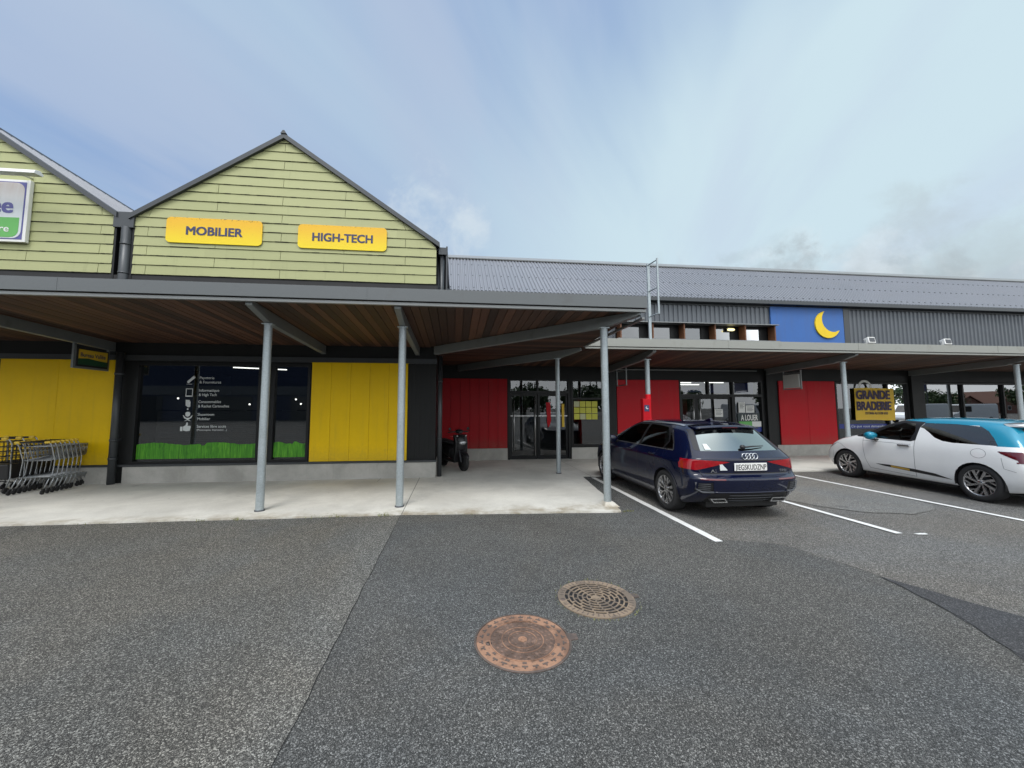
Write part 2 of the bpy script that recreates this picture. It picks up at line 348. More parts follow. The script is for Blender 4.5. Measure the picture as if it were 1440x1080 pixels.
def signgrad():
    m, n = new_mat('sign_yellow'); co = obj_co(n)
    s = n.node('ShaderNodeSeparateXYZ', {0: co})
    t = n.smooth(n.math('ADD', s.outputs[2], n.math('MULTIPLY', n.noise(co, 2, 4), 0.12)), 5.50, 6.16)
    c = n.mix(t, (0.86, 0.66, 0.008), (0.82, 0.46, 0.014))
    mold = n.math('MULTIPLY', n.smooth(n.noise(co, 26, 5, 0.7), 0.54, 0.62), n.smooth(n.math('ADD', s.outputs[2], n.math('MULTIPLY', n.noise(co, 9, 3), 0.10)), 6.08, 6.16))
    c = n.mix(n.math('MULTIPLY', mold, 0.9), c, (0.06, 0.04, 0.02))
    sp = n.smooth(n.noise(co, 40, 3, 0.6), 0.70, 0.73)
    c = n.mix(n.math('MULTIPLY', sp, 0.7), c, (0.2, 0.12, 0.02))
    finish(n, n.node('ShaderNodeBsdfPrincipled', {'Base Color': c, 'Roughness': 0.5})); return m
M_signY = signgrad()
def shopsign_mat():
    m, n = new_mat('sign_weathered_white'); co = obj_co(n)
    s = n.node('ShaderNodeSeparateXYZ', {0: co})
    mp = n.node('ShaderNodeMapping', {'Vector': co}); mp.inputs['Scale'].default_value = (8, 1, 1.2)
    st = n.noise(mp.outputs[0], 1.5, 5, 0.65)
    t = n.math('MULTIPLY', n.smooth(s.outputs[2], 6.0, 6.8), n.math('MULTIPLY_ADD', st, 0.9, 0.3))
    c = n.mix(t, (0.62, 0.66, 0.68), (0.46, 0.38, 0.35))
    finish(n, n.node('ShaderNodeBsdfPrincipled', {'Base Color': c, 'Roughness': 0.5})); return m
M_shopsign = shopsign_mat()
def grassdecal():
    m, n = new_mat('window_grass_print'); co = obj_co(n)
    mp = n.node('ShaderNodeMapping', {'Vector': co}); mp.inputs['Scale'].default_value = (26, 1, 2.2)
    a = n.noise(mp.outputs[0], 1.3, 6, 0.7, 0.6)
    c = n.ramp(a, [(0.3, (0.010, 0.09, 0.004)), (0.52, (0.06, 0.29, 0.010)), (0.72, (0.17, 0.47, 0.03))])
    finish(n, n.node('ShaderNodeBsdfPrincipled', {'Base Color': c, 'Roughness': 0.4, 'Emission Color': c, 'Emission Strength': 0.0})); return m
M_grassd = grassdecal()
M_glassD = glassmat('shop_glass_dim', (0.55, 0.58, 0.58), 1.3, 0.065)
M_glass = glassmat('shop_glass', (0.60, 0.64, 0.64), 1.6, 0.06)
M_glassR = glassmat('shop_glass_coated', (0.12, 0.14, 0.14), 1.4, 0.19)
M_glassS = glassmat('strip_glass', (0.2, 0.22, 0.23), 1.4, 0.12)
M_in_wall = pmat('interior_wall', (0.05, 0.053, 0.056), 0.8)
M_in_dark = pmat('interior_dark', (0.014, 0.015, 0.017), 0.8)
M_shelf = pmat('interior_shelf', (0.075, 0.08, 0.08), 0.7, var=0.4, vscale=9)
M_lampW = emat('lamp_glow', (1.0, 0.98, 0.92), 3.0)
M_lampY = emat('lamp_warm', (1.0, 0.85, 0.40), 2.2)
M_chrome = pmat('chrome', (0.62, 0.63, 0.65), 0.18, 1.0, var=0.03)
M_steelb = pmat('brushed_steel', (0.50, 0.50, 0.50), 0.3, 0.9, var=0.06)
M_wire = pmat('cart_wire', (0.42, 0.44, 0.46), 0.3, 0.85, var=0.1)
M_wireB = pmat('cart_wire_black', (0.02, 0.02, 0.022), 0.45)
M_rubber = pmat('rubber', (0.018, 0.018, 0.019), 0.75, var=0.15)
M_capY = pmat('plastic_yellow', (0.75, 0.52, 0.06), 0.4)
M_plastic = pmat('plastic_black', (0.014, 0.014, 0.016), 0.4)
M_plasticG = pmat('plastic_grey', (0.07, 0.075, 0.085), 0.45)
M_rim = pmat('rim_alloy', (0.42, 0.42, 0.43), 0.28, 0.9, var=0.06)
M_rimdark = pmat('rim_dark', (0.035, 0.035, 0.038), 0.4, 0.5)
def paint(name, col, metal, flake=0.0, rough=0.35):
    m, n = new_mat(name); co = obj_co(n)
    a = n.noise(co, 2.5, 4, 0.6)
    c = n.vmath('SCALE', col, scale=n.math('MULTIPLY_ADD', a, 0.16, 0.92))
    s = n.node('ShaderNodeSeparateXYZ', {0: co})
    dust = n.math('MULTIPLY', n.math('SUBTRACT', 1.0, n.smooth(n.math('ADD', s.outputs[2], n.math('MULTIPLY', n.noise(co, 5, 5, 0.7), 0.25)), 0.22, 0.62)), 0.14)
    c = n.mix(dust, c, (0.13, 0.12, 0.105))
    p = n.node('ShaderNodeBsdfPrincipled', {'Base Color': c, 'Roughness': rough, 'Metallic': metal, 'Coat Weight': 1.0, 'Specular IOR Level': 0.06}); p.inputs['Coat Roughness'].default_value = 0.015; p.inputs['Coat IOR'].default_value = 1.52
    finish(n, p); return m
M_navy = paint('paint_navy', (0.0026, 0.0050, 0.024), 0.0, rough=0.30)
M_pwhite = paint('paint_white', (0.80, 0.81, 0.81), 0.0, rough=0.4)
M_turq = paint('paint_turquoise', (0.003, 0.21, 0.33), 0.1, rough=0.32)
M_carglass = glassmat('car_glass', (0.16, 0.18, 0.18), 1.6, 0.05)
M_carglassC = glassmat('car_glass_clear', (0.45, 0.50, 0.48), 1.4, 0.04)
M_cargrear = glassmat('car_glass_rear', (0.05, 0.055, 0.055), 2.2, 0.26, refl=(0.88, 0.97, 0.95))
M_redlamp = pmat('lamp_red', (0.30, 0.003, 0.008), 0.12, 0.0, coat=0.6, var=0.5, vscale=14)
M_redlampD = pmat('lamp_red_dark', (0.10, 0.004, 0.010), 0.12, 0.0, coat=1.0, var=0.3, vscale=14)
M_headl = pmat('lamp_clear', (0.45, 0.47, 0.48), 0.1, 0.3, coat=1.0, var=0.3, vscale=20)
M_seat = pmat('seat_fabric', (0.05, 0.05, 0.055), 0.8)
M_seatred = pmat('seat_red', (0.20, 0.02, 0.02), 0.8)
M_gold = pmat('trim_gold', (0.55, 0.36, 0.07), 0.35, 0.5)
M_leaf = [pmat('leaf_green_%d' % i, c, 0.6, var=0.3, vscale=2) for i, c in enumerate(((0.045, 0.085, 0.022), (0.065, 0.11, 0.03), (0.035, 0.065, 0.02)))]
M_bark = pmat('bark', (0.08, 0.06, 0.045), 0.85, var=0.3, vscale=5)
M_weed = pmat('weed_green', (0.17, 0.18, 0.05), 0.7, var=0.5, vscale=9)
def brickmat():
    m, n = new_mat('house_brick'); co = obj_co(n)
    b = n.node('ShaderNodeTexBrick', {'Vector': n.node('ShaderNodeMapping', {'Vector': co, 'Rotation': (R(90), 0, 0)}).outputs[0], 'Color1': (0.26, 0.085, 0.05, 1), 'Color2': (0.20, 0.065, 0.04, 1), 'Mortar': (0.3, 0.27, 0.24, 1), 'Scale': 4.0})
    finish(n, n.node('ShaderNodeBsdfPrincipled', {'Base Color': b.outputs[0], 'Roughness': 0.85})); return m
M_brick = brickmat()
M_tile = pmat('roof_tile', (0.16, 0.075, 0.05), 0.8, var=0.25)
def rustmat(name, hi, lo, dk):
    m, n = new_mat(name); co = obj_co(n)
    a = n.noise(co, 5.5, 5, 0.65, 0.6); b = n.noise(co, 60, 4, 0.7)
    g = n.node('ShaderNodeNewGeometry')
    c = n.mix(n.smooth(a, 0.44, 0.56), hi, lo)
    c = n.mix(n.math('MULTIPLY', n.smooth(n.noise(co, 16, 5, 0.7), 0.55, 0.66), 0.6), c, dk)
    c = n.vmath('SCALE', c, scale=n.math('MULTIPLY_ADD', n.math('SUBTRACT', b, 0.5), 0.6, 1.0))
    p = n.node('ShaderNodeBsdfPrincipled', {'Base Color': c, 'Roughness': 0.72, 'Metallic': 0.15})
    bp = n.node('ShaderNodeBump', {'Height': b, 'Strength': 0.3, 'Distance': 0.003}); n.l.new(bp.outputs[0], p.inputs['Normal'])
    finish(n, p); return m
M_rust = rustmat('cast_iron_rust', (0.36, 0.205, 0.13), (0.20, 0.115, 0.078), (0.08, 0.056, 0.043))
M_rustdk = rustmat('cast_iron_dark', (0.14, 0.105, 0.09), (0.10, 0.08, 0.07), (0.05, 0.045, 0.04))
M_ruststud = rustmat('cast_iron_stud', (0.22, 0.14, 0.105), (0.12, 0.08, 0.06), (0.30, 0.19, 0.14))
M_rustin = rustmat('cast_iron_centre', (0.15, 0.10, 0.078), (0.105, 0.07, 0.055), (0.30, 0.19, 0.14))
M_iron = rustmat('cast_iron_worn', (0.27, 0.205, 0.145), (0.17, 0.135, 0.105), (0.07, 0.06, 0.052))

# ------------------------------------------------------------------ mesh helpers
class MB:
    """collects shapes; build() links them as ONE mesh object"""
    def __init__(s): s.v = []; s.f = []; s.mi = []; s.sm = []
    def add(s, vs, fs, mi=0, smooth=False):
        o = len(s.v); s.v += [tuple(v) for v in vs]
        for f in fs: s.f.append([i+o for i in f]); s.mi.append(mi); s.sm.append(smooth)
        return s
    def box(s, x0, x1, y0, y1, z0, z1, mi=0):
        v = [(x, y, z) for z in (z0, z1) for y in (y0, y1) for x in (x0, x1)]
        return s.add(v, [(0, 2, 3, 1), (4, 5, 7, 6), (0, 1, 5, 4), (2, 6, 7, 3), (0, 4, 6, 2), (1, 3, 7, 5)], mi)
    def obox(s, c, ax, ay, az, mi=0):
        """box about c with half-axis vectors"""
        c = Vector(c); ax, ay, az = Vector(ax), Vector(ay), Vector(az)
        v = [c+ax*i+ay*j+az*k for k in (-1, 1) for j in (-1, 1) for i in (-1, 1)]
        return s.add(v, [(0, 2, 3, 1), (4, 5, 7, 6), (0, 1, 5, 4), (2, 6, 7, 3), (0, 4, 6, 2), (1, 3, 7, 5)], mi)
    def tube(s, pts, r, n=10, mi=0, cap=True, r1=None):
        pts = [Vector(p) for p in pts]; rings = []
        for i, p in enumerate(pts):
            d = (pts[min(i+1, len(pts)-1)]-pts[max(i-1, 0)]).normalized()
            a = d.cross(Vector((0, 0, 1)) if abs(d.z) < 0.9 else Vector((0, 1, 0))).normalized(); b = d.cross(a)
            rr = r if r1 is None else r+(r1-r)*i/(len(pts)-1)
            rings.append([p+a*rr*math.cos(2*PI*k/n)+b*rr*math.sin(2*PI*k/n) for k in range(n)])
        vs = [v for q in rings for v in q]; fs = []
        for i in range(len(pts)-1):
            for k in range(n): fs.append((i*n+k, i*n+(k+1) % n, (i+1)*n+(k+1) % n, (i+1)*n+k))
        s.add(vs, fs, mi, True)
        if cap:
            s.add(rings[0], [tuple(range(n))], mi); s.add(rings[-1], [tuple(range(n))[::-1]], mi)
        return s
    def lathe(s, prof, c=(0, 0, 0), axis='Z', n=32, mi=0, smooth=True):
        """prof: (radius, height) pairs turned about the axis"""
        vs = []
        for r, h in prof:
            for k in range(n):
                a = 2*PI*k/n; p = (r*math.cos(a), r*math.sin(a), h)
                if axis == 'Y': p = (p[0], h, p[1])
                if axis == 'X': p = (h, p[0], p[1])
                vs.append((p[0]+c[0], p[1]+c[1], p[2]+c[2]))
        fs = [(i*n+k, i*n+(k+1) % n, (i+1)*n+(k+1) % n, (i+1)*n+k) for i in range(len(prof)-1) for k in range(n)]
        return s.add(vs, fs, mi, smooth)
    def prism(s, poly, axis, a0, a1, mi=0):
        """polygon extruded along axis; poly in the other two axes (X:(y,z) Y:(x,z) Z:(x,y))"""
        def P(u, v, a): return {'X': (a, u, v), 'Y': (u, a, v), 'Z': (u, v, a)}[axis]
        n = len(poly); vs = [P(u, v, a0) for u, v in poly]+[P(u, v, a1) for u, v in poly]
        fs = [tuple(range(n))[::-1], tuple(range(n, 2*n))]+[(k, (k+1) % n, n+(k+1) % n, n+k) for k in range(n)]
        return s.add(vs, fs, mi)
    def sheet(s, poly, z, mi=0): return s.add([(x, y, z) for x, y in poly], [tuple(range(len(poly)))], mi)
    def text(s, body, origin, ux, uz, size, width=None, depth=0.004, bold=0.0, mi=0, align='LEFT', shear=0.0):
        """lettering: glyphs laid from origin along ux with uz up; stretched to width when given; bold thickens the strokes"""
        cu = bpy.data.curves.new('t', 'FONT'); cu.body = body; cu.size = 1.0; cu.align_x = 'LEFT'; cu.resolution_u = 3; cu.shear = shear
        o = bpy.data.objects.new('t', cu); C.objects.link(o)
        dg = bpy.context.evaluated_depsgraph_get(); me = bpy.data.meshes.new_from_object(o.evaluated_get(dg))
        vs = [v.co.copy() for v in me.vertices]; fs = [tuple(p.vertices) for p in me.polygons]
        bpy.data.objects.remove(o); bpy.data.curves.remove(cu); bpy.data.meshes.remove(me)
        if not vs: return s
        x0 = min(v.x for v in vs); x1 = max(v.x for v in vs)
        k = size/0.72; kx = k if width is None else width/(x1-x0)
        off = {'LEFT': 0, 'CENTER': (x1-x0)*kx/2, 'RIGHT': (x1-x0)*kx}[align]
        O, ux, uz = Vector(origin), Vector(ux).normalized(), Vector(uz).normalized(); nn = ux.cross(uz)
        sh = [(0, 0)] if not bold else [(-bold, -bold*.5), (-bold, bold*.5), (0, 0), (bold, -bold*.5), (bold, bold*.5)]
        for i, (bx, bz) in enumerate(sh):
            s.add([O+ux*((v.x-x0+bx)*kx-off)+uz*((v.y+bz)*k)+nn*(depth+0.0004*i) for v in vs], fs, mi)
        return s
    def mesh(s, name, mats):
        me = bpy.data.meshes.new(name); me.from_pydata(s.v, [], s.f)
        mats = mats if isinstance(mats, (list, tuple)) else [mats]
        for m in mats: me.materials.append(m)
        me.polygons.foreach_set('material_index', s.mi); me.polygons.foreach_set('use_smooth', s.sm)
        bm = bmesh.new(); bm.from_mesh(me)
        bmesh.ops.remove_doubles(bm, verts=bm.verts, dist=1e-6)
        if len(bm.faces) < 60000: bmesh.ops.recalc_face_normals(bm, faces=bm.faces)
        bm.to_mesh(me); bm.free(); me.update(); return me
    def build(s, name, mats, parent=None, bevel=0.0, local=False):
        o = bpy.data.objects.new(name, s.mesh(name, mats)); C.objects.link(o)
        attach(o, parent, local)
        if bevel:
            b = o.modifiers.new('bevel', 'BEVEL'); b.width = bevel; b.segments = 2; b.limit_method = 'ANGLE'; b.angle_limit = R(40)
        return o
def attach(o, parent, local=False):
    if parent is None: return
    o.parent = parent
    if not local:
        r = parent
        M = Matrix()
        chain = []
        while r is not None: chain.append(r); r = r.parent
        for q in reversed(chain): M = M @ q.matrix_parent_inverse @ q.matrix_basis
        o.matrix_parent_inverse = M.inverted()
def tag(o, label=None, cat=None, group=None, kind=None):
    if label: o['label'] = label
    if cat: o['category'] = cat
    if group: o['group'] = group
    if kind: o['kind'] = kind
    return o
def thing(name, label, cat, loc=(0, 0, 0), group=None, rz=0.0):
    o = bpy.data.objects.new(name, None); C.objects.link(o); o.location = loc; o.rotation_euler = (0, 0, rz); o.empty_display_size = 0.2
    return tag(o, label, cat, group)
def kids(o): return [c for c in bpy.data.objects if c.parent == o]
def copy_tree(o, parent=None):
    c = o.copy(); C.objects.link(c)
    if parent is not None: c.parent = parent
    for ch in kids(o): copy_tree(ch, c)
    return c
def struct(mb, name, mats): return tag(mb.build(name, mats), kind='structure')
X3, Y3, Z3 = Vector((1, 0, 0)), Vector((0, 1, 0)), Vector((0, 0, 1))
# ================================================================== GROUND
g = MB(); g.sheet([(-700, -700), (700, -700), (700, 700), (-700, 700)], 0.0); struct(g, 'ground', M_asp_bay)
def jag(pts, step=0.12, amp=0.012, sd=3):
    rn = random.Random(sd); out = []
    for a, b in zip(pts, pts[1:]):
        a, b = Vector(a), Vector(b); n = max(1, int((b-a).length/step)); d = (b-a).normalized(); p = Vector((-d.y, d.x))
        for k in range(n): q = a+(b-a)*k/n+p*rn.uniform(-amp, amp); out.append((q.x, q.y))
    out.append(tuple(pts[-1])); return out
seam = jag([(-0.83, 1.0), (-0.82, 6.4)], step=0.16, amp=0.006, sd=1)
g = MB(); g.sheet([(-90, -60), (-0.9, -60)]+seam+[(-90, 6.9)], 0.004); struct(g, 'road_surface', M_asp_old)
edge = jag([(3.27, 9.2), (3.28, 4.7), (3.95, 4.45), (4.20, 3.55), (4.05, 2.9), (3.77, 2.29), (3.1, 0.9)], sd=2, amp=0.018)
g = MB(); g.sheet([(1.5, -60), (-0.9, -60)]+seam+[(2.5, 6.4), (2.95, 9.3)]+edge, 0.0055); struct(g, 'road_surface', M_asp_new)
g = MB(); g.sheet(jag([(4.2, 3.52), (4.33, 3.2), (4.5, 2.75), (5.3, 1.0), (3.0, 0.8), (3.77, 2.29), (4.05, 2.9), (4.2, 3.52)], sd=4, amp=0.014)[:-1], 0.009); struct(g, 'road_patch', M_asp_dark)
g = MB(); rn = random.Random(17); pts = [p for p in seam]
g.add([(x-0.002-rn.uniform(0, .004), y, 0.0078) for x, y in pts]+[(x+0.001+rn.uniform(0, .004), y, 0.0078) for x, y in pts], [(i, i+1, len(pts)+i+1, len(pts)+i) for i in range(len(pts)-1)])
ep = edge[40:]
g.add([(x-0.002, y, 0.0102) for x, y in ep]+[(x+0.003+rn.uniform(0, .009), y, 0.0102) for x, y in ep], [(i, i+1, len(ep)+i+1, len(ep)+i) for i in range(len(ep)-1)])
struct(g, 'road_crack', M_crack)
g = MB(); rn = random.Random(23)
for x0, y0, a0, n in ((-3.4, 4.6, 0.2, 26), (-5.6, 3.2, 1.1, 20), (2.6, 4.9, -0.5, 18), (5.2, 3.7, 0.35, 22), (0.2, 5.4, 2.7, 12)):
    p = Vector((x0, y0)); a = a0; pts = [p.copy()]
    for k in range(n): a += rn.uniform(-.5, .5); a += (a0-a)*.3; p = p+Vector((math.cos(a), math.sin(a)))*rn.uniform(.04, .09); pts.append(p.copy())
    w = [0.0005+rn.uniform(.0006, .0022)*math.sin(PI*(k+.5)/(n+1)) for k in range(n+1)]
    g.add([(q.x, q.y-v, 0.0096) for q, v in zip(pts, w)]+[(q.x, q.y+v, 0.0096) for q, v in zip(pts, w)], [(i, i+1, n+2+i, n+1+i) for i in range(n)])
struct(g, 'road_crack', M_crack)
g = MB(); g.sheet(jag([(5.95, 6.62), (6.15, 6.05), (6.5, 5.62), (7.15, 5.42), (7.85, 5.62), (8.2, 6.0), (8.28, 6.9), (8.28, 8.6), (5.9, 8.6), (5.9, 7.2), (5.95, 6.62)], 0.15, 0.02, sd=31)[:-1], 0.008); struct(g, 'road_patch', M_asp_pale)
# pavement of cast concrete with a step to the bays
pv = jag([(-45, 6.62), (-6.36, 6.33), (-0.81, 6.27), (2.58, 6.03)], step=0.3, amp=0.012, sd=5)+[(2.66, 6.04)]+jag([(2.68, 6.08), (3.08, 9.14)], step=0.3, amp=0.01, sd=6)+[(3.14, 9.19), (8.57, 9.27), (60, 9.6), (60, 13.0), (-45, 13.0)]
g = MB(); g.prism(pv, 'Z', -0.2, 0.028); struct(g, 'pavement', M_pave)
def line(a, b, w=0.10):
    a, b = Vector(a), Vector(b); d = (b-a).normalized(); p = Vector((-d.y, d.x))*w/2
    m = MB(); e0 = jag([a-p, b-p], 0.1, 0.004, 11); e1 = jag([b+p, a+p], 0.1, 0.004, 12)
    m.sheet([(x, y) for x, y in e0]+[(x, y) for x, y in e1], 0.012); struct(m, 'parking_line', M_line)
line((3.31, 9.05), (3.29, 4.60), 0.105); line((5.80, 9.1), (5.87, 4.62)); line((8.34, 9.15), (8.36, 4.55)); line((10.9, 9.2), (10.9, 4.6)); line((13.4, 9.2), (13.4, 4.6))
g = MB(); g.sheet(jag([(6.05, 4.60), (6.22, 4.60), (6.20, 4.54), (6.06, 4.55), (6.05, 4.60)], 0.03, 0.006, 9)[:-1], 0.012); struct(g, 'parking_line', M_line)

# ================================================================== YELLOW SHOP BUILDING
YW = 9.47
B1 = thing('shop_building', 'shop building with pale green boarded gables above yellow panels and dark windows', 'building', (-7, 9.5, 0))
w = MB()
for x0, x1 in ((-24, -13.2), (-9.9, -7.12), (-4.46, -4.22), (-3.37, -0.45)): w.box(x0, x1, YW, YW+0.25, 0.0, 2.70)
w.box(-24, -0.45, YW, YW+0.25, 2.70, 4.66)
for x0, x1 in ((-13.2, -9.9), (-7.12, -4.46), (-4.22, -3.37)): w.box(x0, x1, YW, YW+0.25, 0.0, 0.43)
w.box(-0.70, -0.45, YW+0.25, 24, 0.0, 5.7)
w.box(-24, -0.7, 23.8, 24, 0, 5.7)
for x in [-1.10+0.11*k for k in range(6)]: w.box(x, x+0.05, YW-0.012, YW, 0.45, 2.78)
w.build('wall', M_char, B1)
p = MB(); p.box(-24, -7.46, YW-0.06, YW+0.1, 0, 0.39); p.build('plinth', M_plinth, B1, 0.008)
p = MB(); p.box(-7.22, -0.43, YW-0.06, YW+0.1, 0, 0.385); p.box(-0.60, -0.43, YW+0.1, 12.2, 0, 0.385); p.build('plinth', M_plinth, B1, 0.008)
f = MB(); f.box(-24, -0.42, YW-0.085, YW+0.0, 0.39, 0.43); f.box(-24, -0.43, YW-0.04, YW, 2.74, 2.86); f.build('trim', M_flash, B1)
f = MB(); f.box(-24, -0.44, YW-0.012, YW-0.002, 4.40, 4.70); f.build('shadow_gap', M_black, B1)
def ypanel(x0, x1, n):
    m = MB(); wd = (x1-x0)/n
    for k in range(n): m.box(x0+k*wd+0.0015, x0+(k+1)*wd-0.0015, YW-0.05, YW-0.004, 0.435, 2.735)
    m.box(x0-0.012, x1+0.012, YW-0.056, YW-0.05, 2.735, 2.742)
    o = m.build('panel', M_yellow, B1, 0.004); return o
ypanel(-9.78, -7.49, 2); ypanel(-3.33, -1.12, 5)
def window(parent, x0, x1, z0, z1, y, glass, fr=0.06, mull=(), trans=(), name='window', depth=0.10):
    m = MB()
    m.box(x0, x1, y-0.02, y+depth, z0, z0+fr); m.box(x0, x1, y-0.02, y+depth, z1-fr, z1)
    m.box(x0, x0+fr, y-0.02, y+depth, z0+fr, z1-fr); m.box(x1-fr, x1, y-0.02, y+depth, z0+fr, z1-fr)
    xs = [x0+fr]+[q for c in mull for q in (c-fr/2, c+fr/2)]+[x1-fr]
    for c in mull: m.box(c-fr/2, c+fr/2, y-0.02, y+depth, z0+fr, z1-fr)
    for a, b in zip(xs[::2], xs[1::2]):
        for t in trans: m.box(a, b, y-0.02, y+depth, t-fr/2, t+fr/2)
    o = m.build(name, M_frame, parent)
    zs = [z0+fr]+[q for c in trans for q in (c-fr/2, c+fr/2)]+[z1-fr]
    for a, b in zip(xs[::2], xs[1::2]):
        for c, d in zip(zs[::2], zs[1::2]):
            q = MB(); q.add([(a, y+0.05, c), (b, y+0.05, c), (b, y+0.05, d), (a, y+0.05, d)], [(0, 1, 2, 3)]); q.build('pane', glass, o)
    return o
w0 = window(B1, -13.2, -9.9, 0.43, 2.68, YW, M_glassD, mull=(-11.5,))
w1 = window(B1, -7.12, -4.46, 0.43, 2.70, YW, M_glassD)
w2 = window(B1, -4.22, -3.37, 0.43, 2.70, YW, M_glassD)
def grassprint(win, x0, x1, sd):
    rn = random.Random(sd); m = MB(); n = int((x1-x0)/0.05); top = []
    for k in range(n+1):
        x = x0+(x1-x0)*k/n; u = (x-x0)/(x1-x0)
        z = 0.84+0.055*math.sin(u*2*PI*1.0+0.6)**2+rn.uniform(-0.006, 0.006)
        if abs(u-0.56) < 0.02: z -= 0.05
        top.append((x, z))
    poly = [(x1, 0.535), (x0, 0.535)]+top
    m.add([(x, YW+0.044, z) for x, z in poly], [tuple(range(len(poly)))]); m.build('grass_print', M_grassd, win)
grassprint(w1, -7.04, -4.53, 1); grassprint(w2, -4.15, -3.44, 2)
# white lettering and pictograms on the pane
d = MB(); yd = YW+0.047
def wtext(s, x, z, h, wd): d.text(s, (x, yd, z), X3, Z3, h, wd, 0.0, 0.012)
for s, z, h, wd in (('Papeterie', 2.335, 0.062, 0.31), ('& Fournitures', 2.235, 0.062, 0.46), ('Informatique', 2.045, 0.062, 0.43), ('& High Tech', 1.945, 0.062, 0.38), ('Consommables', 1.785, 0.062, 0.48), ('& Rachat Cartouches', 1.685, 0.062, 0.66), ('Showroom', 1.495, 0.062, 0.35), ('Mobilier', 1.395, 0.062, 0.27), ('Services libre acc\u00e8s', 1.225, 0.062, 0.62), ('(Photocopies, Impression ...)', 1.155, 0.042, 0.64)):
    wtext(s, -5.82, z, h, wd)
def flat(poly): d.add([(x, yd, z) for x, z in poly], [tuple(range(len(poly)))])
flat([(-6.08, 2.25), (-6.05, 2.235), (-5.91, 2.37), (-5.95, 2.41), (-6.085, 2.28)]); flat([(-6.09, 2.222), (-5.97, 2.222), (-5.97, 2.212), (-6.09, 2.212)])
for q in ([(-6.10, 1.93), (-5.95, 1.93), (-5.95, 1.955), (-6.10, 1.955)], [(-6.10, 2.10), (-5.95, 2.10), (-5.95, 2.115), (-6.10, 2.115)], [(-6.10, 1.955), (-6.085, 1.955), (-6.085, 2.10), (-6.10, 2.10)], [(-5.965, 1.955), (-5.95, 1.955), (-5.95, 2.10), (-5.965, 2.10)]): flat(q)
flat([(-6.09, 1.86), (-6.0, 1.85), (-6.01, 1.82), (-5.985, 1.82), (-5.985, 1.70), (-6.03, 1.685), (-6.085, 1.73)]); flat([(-6.035+0.018*math.cos(a*PI/4), 1.645+0.018*math.sin(a*PI/4)) for a in range(8)])
flat([(-6.08, 1.56), (-6.05, 1.585), (-6.0, 1.585), (-5.975, 1.56), (-5.98, 1.50), (-6.02, 1.475), (-6.04, 1.475), (-6.075, 1.50)]); flat([(-6.13, 1.51), (-6.11, 1.50), (-6.06, 1.45), (-5.99, 1.45), (-5.94, 1.50), (-5.92, 1.51), (-5.95, 1.44), (-6.0, 1.415), (-6.05, 1.415), (-6.10, 1.44)]); flat([(-6.035, 1.415), (-6.015, 1.415), (-5.95, 1.37), (-6.025, 1.395), (-6.10, 1.37)])
flat([(-6.17, 1.25), (-6.12, 1.25), (-6.12, 1.15), (-6.17, 1.15)]); flat([(-6.11, 1.25), (-6.06, 1.28), (-6.045, 1.34), (-6.02, 1.345), (-6.01, 1.31), (-6.02, 1.27), (-5.955, 1.265), (-5.95, 1.24), (-5.965, 1.155), (-6.04, 1.145), (-6.11, 1.165)])
d.build('lettering', M_decal, w1)
# room behind the glass
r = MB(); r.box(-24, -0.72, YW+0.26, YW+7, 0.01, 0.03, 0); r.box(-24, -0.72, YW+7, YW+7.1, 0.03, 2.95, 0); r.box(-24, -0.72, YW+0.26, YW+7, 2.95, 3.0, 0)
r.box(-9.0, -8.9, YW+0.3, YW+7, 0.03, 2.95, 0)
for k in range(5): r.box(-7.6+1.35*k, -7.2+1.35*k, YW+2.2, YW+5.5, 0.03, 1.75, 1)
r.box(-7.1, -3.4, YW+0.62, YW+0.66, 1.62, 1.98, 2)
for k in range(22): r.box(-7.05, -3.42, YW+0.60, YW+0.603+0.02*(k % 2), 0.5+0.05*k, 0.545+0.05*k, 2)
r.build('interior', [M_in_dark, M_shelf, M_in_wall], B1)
l = MB(); l.obox((-5.15, YW+1.4, 2.72), (0.55, 0.25, 0), (0, 0.02, 0), (0, 0, 0.012)); l.build('strip_light', M_lampW, B1)
for x, z in ((-4.92, 1.76), (-4.62, 1.765), (-6.52, 1.90), (-3.86, 1.88), (-3.74, 1.77), (-3.48, 1.775)):
    l = MB(); l.lathe([(0, 0.0), (0.020, 0.0), (0.020, 0.012), (0, 0.012)], (x, YW+0.45, z), 'Y', 12); l.build('spot_light', M_lampW, B1)
